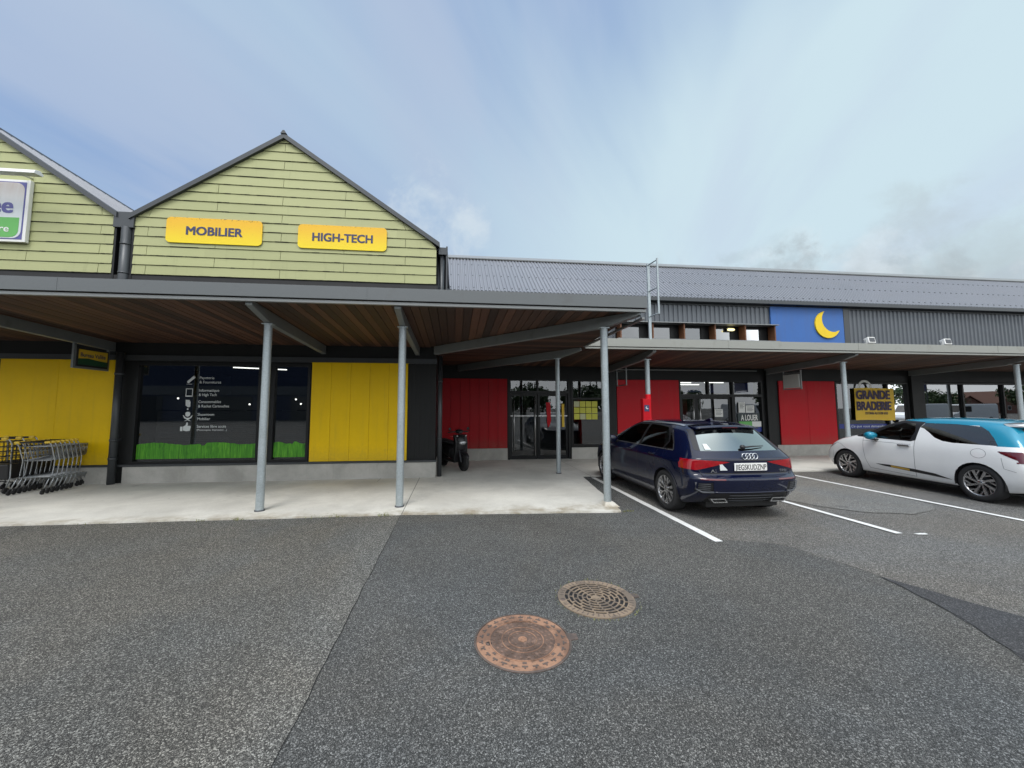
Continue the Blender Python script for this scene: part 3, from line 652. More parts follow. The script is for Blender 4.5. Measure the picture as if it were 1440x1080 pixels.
# boarded gables
def gable(xc, zc, xl, xr, sd):
    rn = random.Random(sd); m = MB(); sl = 0.678; h = 0.2265; z0 = 4.72; row = 0
    while z0 < zc-0.12:
        z1 = min(z0+h, zc-0.10); a0 = max(xl, xc-(zc-0.10-z0)/sl); b0 = min(xr, xc+(zc-0.10-z0)/sl); a1 = max(xl, xc-(zc-0.10-z1)/sl); b1 = min(xr, xc+(zc-0.10-z1)/sl)
        cuts = [c for c in [xc+0.02+1.46*(2*k+(row % 2))+(-1.46 if False else 0) for k in range(-3, 4)] if a0+0.05 < c < b0-0.05]
        xs = [a0]+cuts+[b0]
        for i, (p0, p1) in enumerate(zip(xs, xs[1:])):
            q0 = max(p0, a1) if i == 0 else min(max(p0, a1), b1); q1 = min(p1, b1) if i == len(xs)-2 else max(min(p1, b1), a1)
            g0 = 0.0 if i == 0 else 0.005; g1 = 0.0 if i == len(xs)-2 else 0.005
            yf, yb, yt = YW-0.034+rn.uniform(-.002, .002), YW, YW-0.016
            v = [(p0+g0, yf, z0+0.010), (p1-g1, yf, z0+0.010), (q1-g1, yt, z1), (q0+g0, yt, z1), (p0+g0, yb, z0+0.010), (p1-g1, yb, z0+0.010), (q1-g1, yb, z1), (q0+g0, yb, z1)]
            m.add(v, [(0, 1, 2, 3), (5, 4, 7, 6), (0, 4, 5, 1), (3, 2, 6, 7), (1, 5, 6, 2), (0, 3, 7, 4)])
        z0 += h; row += 1
    gb = m.build('gable', M_board, B1)
    bk = MB(); bk.prism([(xl, 4.66), (xr, 4.66), (xr, zc-0.09-sl*(xr-xc)), (xc, zc-0.09), (xl, zc-0.09-sl*(xc-xl))], 'Y', YW+0.002, YW+0.2); bk.build('gable_backing', M_black, gb)
    rf = MB(); t = 0.12
    el, er = xl-0.10, xr+0.08
    for (xa, xb) in ((el, xc), (xc, er)):
        za, zb = zc-sl*abs(xa-xc), zc-sl*abs(xb-xc)
        rf.prism([(xa, za-t), (xb, zb-t), (xb, zb), (xa, za)], 'Y', YW-0.10, 24.2)
    n = 40
    ro = rf.build('roof', M_flash, B1)
    ri = MB()
    for (xa, xb) in ((el, xc), (xc, er)):
        for k in range(60):
            y = YW+0.1+k*0.235
            za, zb = zc-sl*abs(xa-xc), zc-sl*abs(xb-xc)
            ri.add([(xa, y, za+0.003), (xb, y, zb+0.003), (xb, y+0.07, zb+0.003), (xa, y+0.07, za+0.003), (xa, y+0.02, za+0.035), (xb, y+0.02, zb+0.035), (xb, y+0.05, zb+0.035), (xa, y+0.05, za+0.035)], [(0, 4, 5, 1), (4, 7, 6, 5), (7, 3, 2, 6), (0, 3, 7, 4), (1, 5, 6, 2)])
    ri.build('roof_sheeting', M_roofsheet, ro)
    v = MB(); v.prism([(xc-0.07, zc-0.02), (xc+0.07, zc-0.02), (xc+0.02, zc+0.06), (xc-0.02, zc+0.06)], 'Y', YW-0.12, 24.2); v.build('ridge_cap', M_flash, ro)
gable(-4.18, 8.34, -7.36, -0.48, 21)
gable(-11.0, 8.38, -14.2, -7.79, 22)
gable(-17.8, 8.38, -21.0, -14.6, 23)
v = MB(); v.box(-7.79, -7.36, YW-0.07, YW+0.15, 5.80, 6.17); v.build('valley_box', M_flash, B1, 0.006)
v = MB(); v.box(-7.79, -7.36, YW+0.12, YW+0.2, 4.6, 5.8); v.box(-7.785, -7.74, YW-0.02, YW+0.12, 4.6, 5.8); v.box(-7.41, -7.365, YW-0.02, YW+0.12, 4.6, 5.8); v.build('recess', M_frame, B1)
v = MB(); v.tube([(-7.535, YW, 3.3), (-7.535, YW, 5.82)], 0.105, 16); v.tube([(-7.535, YW, 5.40), (-7.535, YW, 5.44)], 0.112, 16); v.tube([(-7.535, YW, 4.72), (-7.535, YW, 4.76)], 0.112, 16); v.build('downpipe', M_flash, B1)
v = MB(); v.tube([(-7.36, YW-0.14, 0.03), (-7.36, YW-0.14, 2.9)], 0.072, 14)
for z in (0.55, 0.95, 2.4): v.tube([(-7.36, YW-0.14, z), (-7.36, YW-0.14, z+0.05)], 0.082, 14)
v.box(-7.40, -7.32, YW-0.10, YW, 0.95, 1.0); v.build('downpipe', M_flash, B1)
v = MB(); v.tube([(-0.35, YW+0.06, 0.03), (-0.35, YW+0.06, 2.95)], 0.055, 14)
for z in (0.9, 2.3): v.tube([(-0.35, YW+0.06, z), (-0.35, YW+0.06, z+0.05)], 0.064, 14)
v.build('downpipe', M_flash, B1)
v = MB(); v.tube([(-0.34, YW+0.08, 3.3), (-0.34, YW+0.08, 5.55)], 0.055, 14); v.box(-0.42, -0.22, YW-0.02, YW+0.2, 5.50, 5.68); v.prism([(YW, 3.3), (YW+0.05, 3.3), (YW+0.05, 5.72), (YW, 5.72)], 'X', -0.24, -0.20); v.box(-0.40, -0.2, YW+0.2, 24, 5.50, 5.66); v.build('gutter', M_flash, B1)

# ---- signs on the gables
def rrect(x0, x1, z0, z1, r, n=6):
    pts = []
    for cx, cz, a0 in ((x1-r, z1-r, 0), (x0+r, z1-r, 90), (x0+r, z0+r, 180), (x1-r, z0+r, 270)):
        pts += [(cx+r*math.cos(R(a0+90*k/n)), cz+r*math.sin(R(a0+90*k/n))) for k in range(n+1)]
    return pts
def gsign(x0, x1, z0, z1, word, tw, label):
    m = MB(); m.prism(rrect(x0, x1, z0, z1, 0.10), 'Y', YW-0.058, YW-0.040)
    o = tag(m.build('sign', M_signY), label, 'sign', 'yellow department signs on the gable')
    t = MB(); t.text(word, ((x0+x1)/2-tw/2, YW-0.059, (z0+z1)/2-0.105), X3, Z3, 0.205, tw, 0.004, 0.035); t.build('lettering', M_navyT, o)
gsign(-6.68, -4.58, 5.50, 6.11, 'MOBILIER', 1.22, 'yellow rounded sign reading MOBILIER on the green gable')
gsign(-3.77, -1.69, 5.50, 6.09, 'HIGH-TECH', 1.40, 'yellow rounded sign reading HIGH-TECH on the green gable')
sb = thing('shop_sign', 'white and green shop sign with blue lettering cut off by the photo edge', 'sign', (-12, YW-0.1, 5.3))
m = MB(); m.box(-14.5, -9.48, YW-0.12, YW-0.04, 5.33, 6.76); m.build('sign_frame', M_white, sb, 0.006)
m = MB(); m.box(-14.45, -9.545, YW-0.125, YW-0.12, 5.385, 6.705); m.build('border', M_signblue, sb)
m = MB(); m.prism(rrect(-14.43, -9.57, 5.405, 6.685, 0.17), 'Y', YW-0.130, YW-0.125); m.build('panel', M_shopsign, sb)
m = MB(); m.prism([(-14.3, 5.425), (-9.80, 5.425)]+[(-9.77+0.15*math.sin(R(a)), 5.58-0.15*math.cos(R(a))) for a in (20, 45, 70, 90)]+[(-9.62, 5.88), (-14.4, 5.80), (-14.4, 5.5)], 'Y', YW-0.134, YW-0.130); m.build('green_band', M_green, sb)
m = MB(); m.text('Vall\u00e9e', (-9.77, YW-0.131, 5.985), X3, Z3, 0.36, 1.18, 0.002, 0.035, align='RIGHT'); m.build('lettering', M_signblue, sb)
m = MB(); m.text("fourniture", (-9.80, YW-0.135, 5.55), X3, Z3, 0.155, 0.98, 0.002, 0.015, align='RIGHT'); m.build('lettering', M_white, sb)
la = thing('sign_light', 'white tubular light on arms above the white and green shop sign', 'light', (-11, YW-0.3, 7.0))
m = MB(); m.prism([(YW-0.62, 6.66), (YW-0.60, 6.74), (YW-0.50, 6.77), (YW-0.42, 6.72), (YW-0.44, 6.67)], 'X', -14.2, -8.93); m.build('housing', M_white, la, 0.006)
m = MB()
for x in (-9.55, -11.6, -13.6): m.tube([(x, YW-0.03, 6.85), (x, YW-0.3, 6.80), (x, YW-0.52, 6.70)], 0.018, 8)
m.build('arm', M_offwhite, la)

# ================================================================== CANOPIES
def zb(y): return 3.30-0.045*(y-6.0)
def slab(m, poly, dz0, dz1, mi=0):
    n = len(poly); vs = [(x, y, zb(y)+dz0) for x, y in poly]+[(x, y, zb(y)+dz1) for x, y in poly]
    m.add(vs, [tuple(range(n))[::-1], tuple(range(n, 2*n))]+[(k, (k+1) % n, n+(k+1) % n, n+k) for k in range(n)], mi)
def d1y(x): return 9.3-(x+0.47)*(3.25/3.57)
def d1x(y): return -0.47+(9.3-y)*(3.57/3.25)
def d2x(y): return 0.12+(12.15-y)*(3.02/3.05)
def d2y(x): return 12.15-(x-0.12)*(3.05/3.02)
C1 = thing('walkway_canopy', 'canopy with dark grey fascia and timber soffit wrapping the corner of the yellow shop', 'canopy', (-3, 7.5, 0), 'covered walkway canopies')
C2 = thing('walkway_canopy', 'canopy with brightly lit grey fascia and timber soffit in front of the red shop', 'canopy', (12, 10.5, 0), 'covered walkway canopies')
bw = 0.145
m = MB(); rn = random.Random(5)
k = math.floor(-24/bw)
while k*bw < 3.1:
    x0 = k*bw+0.005; x1 = (k+1)*bw-0.005; k += 1
    e = 9.46 if x1 < -0.46 else max(6.1, d1y((x0+x1)/2))
    slab(m, [(x0, 6.08), (x1, 6.08), (x1, e), (x0, e)], rn.uniform(0, .004), 0.026)
m.build('soffit', M_soffY, C1)
m = MB(); k = math.floor(6.08/bw)
while k*bw < 12.2:
    y0 = k*bw+0.005; y1 = (k+1)*bw-0.005; k += 1; ym = (y0+y1)/2
    a = d1x(ym) if ym < 9.3 else -0.44; b = 3.13 if ym < 9.1 else min(3.13, d2x(ym))
    if b-a > 0.05: slab(m, [(a, y0), (b, y0), (b, y1), (a, y1)], rn.uniform(0, .004), 0.026)
m.build('soffit', M_soffX, C1)
m = MB(); slab(m, [(-24, 6.05), (3.14, 6.05), (3.14, 9.12), (0.0, 12.25), (-0.42, 12.25), (-0.42, 9.45), (-24, 9.45)], 0.03, 0.17); m.build('roof_deck', M_black, C1)
m = MB(); m.box(-24, 3.18, 5.97, 6.05, 3.325, 3.52)
vs = [(3.18, 6.05, 3.325), (3.10, 6.05, 3.325), (3.10, 9.04, 3.19), (3.18, 9.04, 3.19), (3.18, 6.05, 3.52), (3.10, 6.05, 3.52), (3.10, 9.04, 3.385), (3.18, 9.04, 3.385)]
m.add(vs, [(0, 1, 2, 3), (4, 7, 6, 5), (0, 4, 5, 1), (3, 2, 6, 7), (0, 3, 7, 4), (1, 5, 6, 2)])
for x in (-18.5, -14.2, -9.9, -5.6, -1.35): m.box(x-0.002, x+0.002, 5.967, 5.97, 3.33, 3.515)
m.build('fascia', M_fascia, C1, 0.006)
m = MB(); m.box(-24, 3.17, 6.0, 6.055, 3.262, 3.31); m.box(3.12, 3.17, 6.055, 9.04, 3.15, 3.19); m.build('drip_edge', M_lip, C1, 0.004)
def beam(parent, a, b, w=0.10, h=0.20, chamfer=0.62):
    """a: outer end with a tapered nose, b: end at the wall"""
    a, b = Vector((*a, 0)), Vector((*b, 0)); dd = (b-a); L = dd.length; dd.normalize(); s = Vector((-dd.y, dd.x, 0))*w/2
    prof = [(0, -0.005), (0, -0.075), (0.05, -0.09), (chamfer, -h), (L, -h), (L, -0.005)]
    vs = []
    for sg in (-1, 1):
        for u, dz in prof:
            q = a+dd*u+s*sg; vs.append((q.x, q.y, zb(q.y)+dz))
    n = len(prof); m = MB(); m.add(vs, [tuple(range(n)), tuple(range(n, 2*n))[::-1]]+[(k, n+k, n+(k+1) % n, (k+1) % n) for k in range(n)])
    return m.build('beam', M_beam, parent, 0.005)
def column(parent, x, y, r=0.0625, foot=False, h=0.2):
    m = MB(); m.tube([(x, y, 0.028), (x, y, zb(y)-h+0.002)], r, 24, cap=False); m.box(x-0.085, x+0.085, y-0.06, y+0.06, zb(y)-h-0.012, zb(y)-h)
    c = m.build('column', M_galv, parent)
    if foot:
        q = MB(); q.add([(x-0.11, y-0.15, 0.02), (x+0.15, y-0.17, 0.02), (x+0.17, y+0.12, 0.02), (x-0.12, y+0.13, 0.02), (x-0.07, y-0.08, 0.085), (x+0.08, y-0.08, 0.085), (x+0.08, y+0.08, 0.085), (x-0.07, y+0.08, 0.085)], [(0, 1, 5, 4), (1, 2, 6, 5), (2, 3, 7, 6), (3, 0, 4, 7), (4, 5, 6, 7)]); q.build('footing', M_pave, c, 0.012)
    else:
        q = MB(); q.lathe([(r, 0.0), (r+0.014, 0.0), (r+0.014, 0.016), (r, 0.02)], (x, y, 0.028), 'Z', 20); q.build('collar', M_plasticG, c)
for x, y in ((-7.62, 6.72), (-3.09, 6.70), (-0.90, 6.72), (-12.1, 6.72)):
    beam(C1, (x, 6.06), (x, 9.46)); column(C1, x, y)
beam(C1, (3.10, 6.07), (-0.47, 9.32)); column(C1, 2.61, 6.46, foot=True)
beam(C1, (3.10, 9.14), (0.12, 12.15)); column(C1, 2.62, 9.60, 0.055)
m = MB(); k = math.floor(0.1/bw)
while k*bw < 34:
    x0 = k*bw+0.005; x1 = (k+1)*bw-0.005; k += 1
    e = 9.13 if x0 > 3.1 else d2y((x0+x1)/2)
    if e < 12.2: slab(m, [(x0, e), (x1, e), (x1, 12.24), (x0, 12.24)], rn.uniform(0, .004), 0.026)
m.build('soffit', M_soffY, C2)
m = MB(); slab(m, [(0.05, 12.25), (3.19, 9.1), (34, 9.1), (34, 12.25)], 0.031, 0.165); m.build('roof_deck', M_black, C2)
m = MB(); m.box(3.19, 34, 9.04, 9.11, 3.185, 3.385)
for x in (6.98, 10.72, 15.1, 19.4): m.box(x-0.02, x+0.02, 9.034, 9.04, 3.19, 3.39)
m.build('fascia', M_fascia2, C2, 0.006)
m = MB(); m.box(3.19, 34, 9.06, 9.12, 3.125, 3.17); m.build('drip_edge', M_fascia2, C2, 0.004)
for x in (5.02, 10.77, 16.5, 22.3): beam(C2, (x, 9.15), (x, 12.24)); column(C2, x, 9.55, 0.06)
m = MB(); m.box(5.3, 10.4, 12.19, 12.235, 2.925, 2.95); m.build('cable_tray', M_lip, C2)
# ================================================================== RED SHOP BUILDING
YR = 12.27
B2 = thing('shop_building', 'long shop building with grey corrugated roof, red panels and glazed shopfronts', 'building', (12, 13, 0))
XE = 40
w = MB()
doors = ((1.72, 3.74), (7.56, 10.62)); wins = ((3.80, 4.93, 0.43), (13.44, 16.42, 0.43), (17.02, 34.0, 0.75))
ops = sorted([(a, b, 0.0) for a, b in doors]+list(wins)); x = -0.44
for a, b, z in ops:
    w.box(x, a, YR, YR+0.25, 0, 2.60)
    if z: w.box(a, b, YR, YR+0.25, 0, z)
    x = b
w.box(x, XE, YR, YR+0.25, 0, 2.60); w.box(-0.44, XE, YR, YR+0.25, 2.60, 3.92)
w.box(-0.44, 5.40, YR, YR+0.25, 3.92, 5.3); w.box(11.02, XE, YR, YR+0.25, 3.92, 5.3); w.box(5.40, 11.02, YR, YR+0.25, 4.52, 5.3)
w.box(XE-0.25, XE, YR+0.25, 22, 0, 5.3); w.box(-0.44, XE, 21.8, 22, 0, 5.3)
for x0 in (5.0, 10.72, 16.46): w.box(x0, x0+0.30 if x0 < 16 else x0+0.5, YR-0.10, YR, 0.0, 2.96)
w.build('wall', M_char, B2)
for a, b in ((-0.44, 1.69), (3.78, 5.0), (5.32, 7.53), (11.04, 16.46), (16.98, XE)): p = MB(); p.box(a, b, YR-0.05, YR-0.002, 0, 0.39); p.build('plinth', M_plinth, B2, 0.008)
def rpanel(x0, x1, n, mat):
    m = MB(); wd = (x1-x0)/n
    for k in range(n): m.box(x0+k*wd+0.003, x0+(k+1)*wd-0.003, YR-0.045, YR-0.004, 0.395, 2.60)
    m.build('panel', mat, B2, 0.004)
rpanel(-0.42, 1.68, 7, M_red); rpanel(5.34, 7.53, 2, M_red2); rpanel(11.22, 13.40, 2, M_red2)
c = MB()                                            # vertical profiled cladding
def clad(x0, x1, z0, z1):
    per = 0.17; k0 = 0; x = x0; pts = []
    while x < x1:
        for u, dy in ((0, 0), (0.045, 0), (0.065, -0.032), (0.13, -0.032), (0.15, 0)): pts.append((min(x+u, x1), YR-0.012+dy))
        x += per
    n = len(pts); c.add([(a, b, z0) for a, b in pts]+[(a, b, z1) for a, b in pts], [(i, i+1, n+i+1, n+i) for i in range(n-1)])
clad(-0.4, 5.35, 3.3, 5.27); clad(5.35, 11.02, 4.53, 5.27); clad(14.12, XE, 3.3, 5.27); clad(11.02, 14.1, 3.3, 3.90)
c.build('cladding', M_clad, B2)
m = MB(); m.box(-0.44, XE, YR-0.27, YR-0.05, 5.27, 5.40); m.box(-0.44, XE, YR-0.06, YR, 5.20, 5.27); m.build('gutter', M_flash, B2, 0.01)
m = MB(); m.box(13.93, 14.14, YR-0.07, YR-0.001, 3.3, 5.25); m.build('trim', M_flash, B2)
# corrugated roof
m = MB(); per = 0.125; x = -0.47; ya, za, yb_, zb_ = YR-0.22, 5.40, 14.65, 7.49
sl = Vector((0, yb_-ya, zb_-za)).normalized(); nn = Vector((0, -sl.z, sl.y)); pts = []
while x < XE+0.3:
    for u, h in ((0, 0), (0.025, 0.0), (0.045, 0.032), (0.088, 0.032), (0.108, 0.0)): pts.append((x+u, h))
    x += per
n = len(pts)
m.add([(a, ya+nn.y*h, za+nn.z*h) for a, h in pts]+[(a, yb_+nn.y*h, zb_+nn.z*h) for a, h in pts], [(i, i+1, n+i+1, n+i) for i in range(n-1)])
m.add([(-0.5, yb_, zb_), (XE+0.3, yb_, zb_), (XE+0.3, 22, 5.4), (-0.5, 22, 5.4)], [(0, 1, 2, 3)])
m.add([(-0.44, ya+0.2, za), (-0.44, 22, za), (-0.44, yb_, zb_-0.05)], [(0, 1, 2)])
rf = m.build('roof', M_roofsheet, B2)
m = MB()
for t in (0.06, 0.40, 0.74):
    for k in range(0, int((XE+0.8)/per), 2):
        q = Vector((-0.47+k*per+0.066, ya, za))+sl*((yb_-ya)*t/sl.y)+nn*0.038; m.obox(q, (0.016, 0, 0), sl*0.016, nn*0.012)
tag(m.build('roof_screws', M_plasticG, rf), kind='stuff')
m = MB(); m.prism([(yb_-0.18, zb_-0.08), (yb_+0.0, zb_+0.085), (yb_+0.18, zb_-0.06), (yb_+0.18, zb_-0.02), (yb_+0.0, zb_+0.12), (yb_-0.19, zb_-0.045)], 'X', -0.5, XE+0.3); m.build('ridge_cap', M_lip, rf)
# strip of high windows between timber fins
xs = [5.43+1.112*k for k in range(6)]
m = MB(); m.box(5.3, 11.10, YR-0.36, YR-0.0, 4.50, 4.525); m.box(5.3, 11.10, YR-0.36, YR, 3.93, 3.955); m.build('ledge', M_lip, B2)
for a in xs:
    m = MB(); m.box(a-0.022, a+0.022, YR-0.30, YR, 3.955, 4.50); m.build('fin', M_wood, B2, 0.003)
for a, b in zip(xs, xs[1:]):
    m = MB(); m.box(a+0.022, b-0.022, YR+0.02, YR+0.10, 3.93, 3.975); m.box(a+0.022, b-0.022, YR+0.02, YR+0.10, 4.435, 4.52); m.box(a+0.022, a+0.06, YR+0.02, YR+0.10, 3.975, 4.435); m.box(b-0.30, b-0.022, YR+0.02, YR+0.10, 3.975, 4.435)
    o = m.build('window', M_frame, B2)
    q = MB(); q.add([(a+0.06, YR+0.06, 3.975), (b-0.30, YR+0.06, 3.975), (b-0.30, YR+0.06, 4.435), (a+0.06, YR+0.06, 4.435)], [(0, 1, 2, 3)]); q.build('pane', M_glassS, o)
wl = thing('wall_lamp', 'small lit yellow lamp in the strip of high windows left of the moon sign', 'lamp', (xs[3]+0.75, YR+0.1, 4.36))
m = MB(); m.prism(rrect(xs[3]+0.62, xs[3]+0.86, 4.335, 4.40, 0.03), 'Y', YR-0.12, YR-0.06); m.build('diffuser', M_lampY, wl, 0.01)
m = MB(); m.box(xs[3]+0.64, xs[3]+0.84, YR-0.06, YR+0.02, 4.32, 4.43); m.build('base', M_offwhite, wl)
# ---- doors and shop windows
def leaf(par, x0, x1, z0, z1, glass, hx=None, bar=None, hz=(0.14, 2.0), rail=0.07):
    y = YR+0.03; m = MB()
    m.box(x0, x0+rail, y, y+0.05, z0, z1); m.box(x1-rail, x1, y, y+0.05, z0, z1); m.box(x0+rail, x1-rail, y, y+0.05, z0, z0+0.12); m.box(x0+rail, x1-rail, y, y+0.05, z1-rail, z1)
    o = m.build('door', M_frame, par)
    q = MB(); q.add([(x0+rail, y+0.025, z0+0.12), (x1-rail, y+0.025, z0+0.12), (x1-rail, y+0.025, z1-rail), (x0+rail, y+0.025, z1-rail)], [(0, 1, 2, 3)]); q.build('pane', glass, o)
    if hx is not None:
        h = MB(); h.tube([(hx, y-0.05, hz[0]), (hx, y-0.05, hz[1])], 0.017, 12)
        for z in (hz[0]+0.15, hz[1]-0.15): h.tube([(hx, y-0.05, z), (hx, y, z)], 0.010, 8)
        h.build('handle', M_steelb, o)
    if bar is not None:
        h = MB(); h.box(x0+0.02, x1-0.02, y-0.012, y, bar-0.015, bar+0.015); h.build('push_bar', M_steelb, o)
    return o
def doorset(x0, x1, splits, ztr, zt):
    m = MB(); y = YR
    m.box(x0, x0+0.05, y-0.02, y+0.12, 0.03, zt); m.box(x1-0.05, x1, y-0.02, y+0.12, 0.03, zt); m.box(x0+0.05, x1-0.05, y-0.02, y+0.12, zt-0.05, zt)
    m.box(x0+0.05, x1-0.05, y-0.02, y+0.12, ztr-0.06, ztr+0.03)
    for s in splits: m.box(s-0.03, s+0.03, y-0.02, y+0.12, ztr+0.03, zt-0.05)
    return m.build('door_frame', M_frame, B2)
df = doorset(1.72, 3.74, (2.68,), 2.19, 2.60)
for a, b in ((1.77, 2.65), (2.71, 3.69)):
    q = MB(); q.add([(a, YR+0.05, 2.22), (b, YR+0.05, 2.22), (b, YR+0.05, 2.55), (a, YR+0.05, 2.55)], [(0, 1, 2, 3)]); q.build('pane', M_glass, df)
leaf(B2, 1.775, 2.67, 0.035, 2.125, M_glass, 2.585, 1.41); leaf(B2, 2.69, 3.685, 0.035, 2.125, M_glass, None, 1.41)
h = MB(); h.tube([(1.90, YR-0.02, 0.3), (1.90, YR-0.02, 1.95)], 0.012, 10); h.build('handle', M_steelb, df)
w3 = window(B2, 3.80, 4.93, 0.43, 2.60, YR, M_glass, mull=(), trans=(1.97,))
df2 = doorset(7.56, 10.62, (8.62, 9.52), 2.10, 2.60)
m = MB(); m.box(9.46, 9.58, YR-0.02, YR+0.12, 0.03, 2.04); m.build('mullion', M_frame, df2)
for a, b in ((7.61, 8.59), (8.65, 9.49), (9.55, 10.57)):
    q = MB(); q.add([(a, YR+0.05, 2.13), (b, YR+0.05, 2.13), (b, YR+0.05, 2.55), (a, YR+0.05, 2.55)], [(0, 1, 2, 3)]); q.build('pane', M_glass, df2)
q = MB(); q.add([(9.58, YR+0.05, 0.05), (10.57, YR+0.05, 0.05), (10.57, YR+0.05, 2.04), (9.58, YR+0.05, 2.04)], [(0, 1, 2, 3)]); q.build('pane', M_glass, df2)
leaf(B2, 7.615, 8.17, 0.035, 2.035, M_glass, 8.05, None, (0.75, 1.98)); leaf(B2, 8.18, 9.45, 0.035, 2.035, M_glass, 8.29, None, (0.75, 1.98))
w4 = window(B2, 13.44, 16.42, 0.43, 2.58, YR, M_glass, mull=(15.55,))
w5 = window(B2, 17.02, 34.0, 0.75, 2.58, YR, M_glassR, mull=(18.72, 20.50, 22.3, 24.1, 25.9, 27.7, 29.5, 31.3))
m = MB(); m.box(13.5, 15.5, YR+0.044, YR+0.048, 0.93, 1.09); m.build('blue_strip', M_bluestrip, w4)
m = MB(); m.text('Ce que vous demandez', (14.05, YR+0.043, 0.972), X3, Z3, 0.085, 1.40, 0.0, 0.0, shear=0.25); m.build('lettering', M_decal, w4)
m = MB(); m.box(9.65, 10.57, YR+0.040, YR+0.048, 0.84, 1.0); m.build('blue_strip', M_bluestrip, df2)
# rooms
r = MB(); r.box(-0.2, XE-0.3, YR+0.26, YR+8, 0.01, 0.029, 0); r.box(-0.2, XE-0.3, YR+8, YR+8.1, 0.03, 3.2, 0); r.box(-0.2, XE-0.3, YR+0.26, YR+8, 3.2, 3.25, 2)
for x0 in (5.1, 12.6, 16.7): r.box(x0, x0+0.1, YR+0.26, YR+8, 0.03, 3.2, 0)
rn = random.Random(3)
for k in range(7): r.box(17.4+2.2*k, 18.6+2.2*k, YR+2.0, YR+3.0, 0.03, rn.uniform(0.7, 1.3), 1)
for k in range(3): r.box(5.6+2.4*k, 6.9+2.4*k, YR+2.5, YR+5.5, 0.03, 1.5, 1)
r.box(13.7, 13.95, YR+0.7, YR+1.2, 0.03, 2.3, 1); r.box(14.0, 16.3, YR+1.2, YR+1.25, 0.03, 1.2, 2)
r.box(1.0, 1.1, YR+0.4, YR+3, 0.03, 2.6, 0); r.box(2.0, 4.8, YR+2.6, YR+2.7, 0.03, 1.5, 1)
r.box(7.62, 8.15, YR+0.5, YR+0.56, 0.03, 2.05, 3)
r.build('interior', [M_in_dark, M_shelf, M_in_wall, M_seatred], B2)
for x0, y0, sx in ((8.9, YR+2.2, 0.55), (10.1, YR+3.4, 0.5), (10.3, YR+2.0, 0.4), (13.9, YR+0.9, 0.7)):
    l = MB(); l.box(x0-sx, x0+sx, y0, y0+0.06, 2.66, 2.69); l.build('strip_light', M_lampW, B2)
# ---- blue hoarding with the moon
bs = thing('moon_sign', 'blue rectangular fascia sign with a yellow crescent moon above the canopy', 'sign', (12.5, YR-0.1, 4.0))
m = MB(); m.box(11.05, 13.91, YR-0.075, YR-0.005, 3.91, 5.24); m.build('panel', M_blue, bs, 0.005)
def crescent(cx, cz, ro, sh, dirx, dirz):
    d = Vector((dirx, dirz)).normalized(); pts = []
    a0 = math.atan2(d.y, d.x); half = R(63)
    for k in range(41):
        a = a0+half+(2*PI-2*half)*k/40; pts.append(Vector((cx+ro*math.cos(a), cz+ro*math.sin(a))))
    ic = Vector((cx, cz))+d*sh; t1 = pts[-1]-ic; t0 = pts[0]-ic; ri = t1.length
    b1 = a0+((math.atan2(t1.y, t1.x)-a0) % (2*PI)); b0 = a0+((math.atan2(t0.y, t0.x)-a0) % (2*PI))
    for k in range(1, 40):
        a = b1+(b0-b1)*k/40; pts.append(ic+Vector((math.cos(a), math.sin(a)))*ri)
    return [tuple(p) for p in pts]
def moonmesh(m, cx, cz, ro, y0, y1, flip=False):
    pts = crescent(cx, cz, ro, ro*0.57, 0.78, 0.62); m.prism(pts, 'Y', y0, y1)
m = MB(); moonmesh(m, 13.22, 4.63, 0.49, YR-0.125, YR-0.076); m.build('moon', M_moon, bs)
# ---- things on the shopfronts
rows = ['top', 'middle', 'bottom']; cols = ['first', 'second', 'third', 'fourth']
for i in range(3):
    for j in range(4):
        m = MB(); x0 = 3.90+0.203*j; z1 = 1.885-0.205*i; m.box(x0, x0+0.185, YR+0.040, YR+0.045, z1-0.185, z1)
        tag(m.build('notice_sheet', M_paperP if (i, j) in ((0, 0), (2, 1)) else M_paperY), '%s notice sheet on the window beside the glass door, %s in the %s row' % ('faded' if (i, j) in ((0, 0), (2, 1)) else 'yellow', cols[j], rows[i]), 'notice', 'notice sheets on the window')
m = MB(); m.prism([(2.96, 1.84), (3.10, 1.86), (3.12, 1.25), (3.07, 1.10), (3.02, 1.02), (2.99, 1.2)], 'Y', YR+0.010, YR+0.016); tag(m.build('sticker', M_red2), 'red upright sticker on the right glass door leaf', 'sticker')
m = MB(); m.box(3.48, 3.56, YR+0.010, YR+0.016, 1.05, 1.80); tag(m.build('sticker', M_banner), 'orange upright sticker beside the small column on the glass door', 'sticker')
def paper(x0, x1, z0, z1, label):
    m = MB(); m.box(x0, x1, YR+0.010, YR+0.014, z0, z1); o = tag(m.build('paper_notice', M_paper), label, 'notice')
    t = MB()
    for k in range(4): t.box(x0+0.04, x1-0.04-0.03*(k % 2), YR+0.008, YR+0.010, z1-0.06-0.045*k, z1-0.045-0.045*k)
    t.build('print_lines', M_plasticG, o)
paper(8.83, 9.13, 1.36, 1.62, 'white paper notice in the middle of the glass door behind the dark car')
paper(9.72, 9.96, 1.50, 1.85, 'upright white paper notice on the window above the rental sign')
paper(9.99, 10.30, 1.50, 1.75, 'wide white paper notice on the window above the rental sign')
sg = thing('rental_sign', 'dark and green rental sign reading A LOUER on the shop window', 'sign', (10.1, YR, 1.0))
m = MB(); m.box(9.68, 10.50, YR+0.020, YR+0.030, 1.20, 1.47); m.build('panel', M_darkboard, sg)
m = MB(); m.box(9.72, 10.20, YR+0.016, YR+0.026, 1.02, 1.20); m.build('green_strip', M_green, sg)
m = MB(); m.box(10.20, 10.54, YR+0.016, YR+0.026, 1.02, 1.20); m.build('white_strip', M_paper, sg)
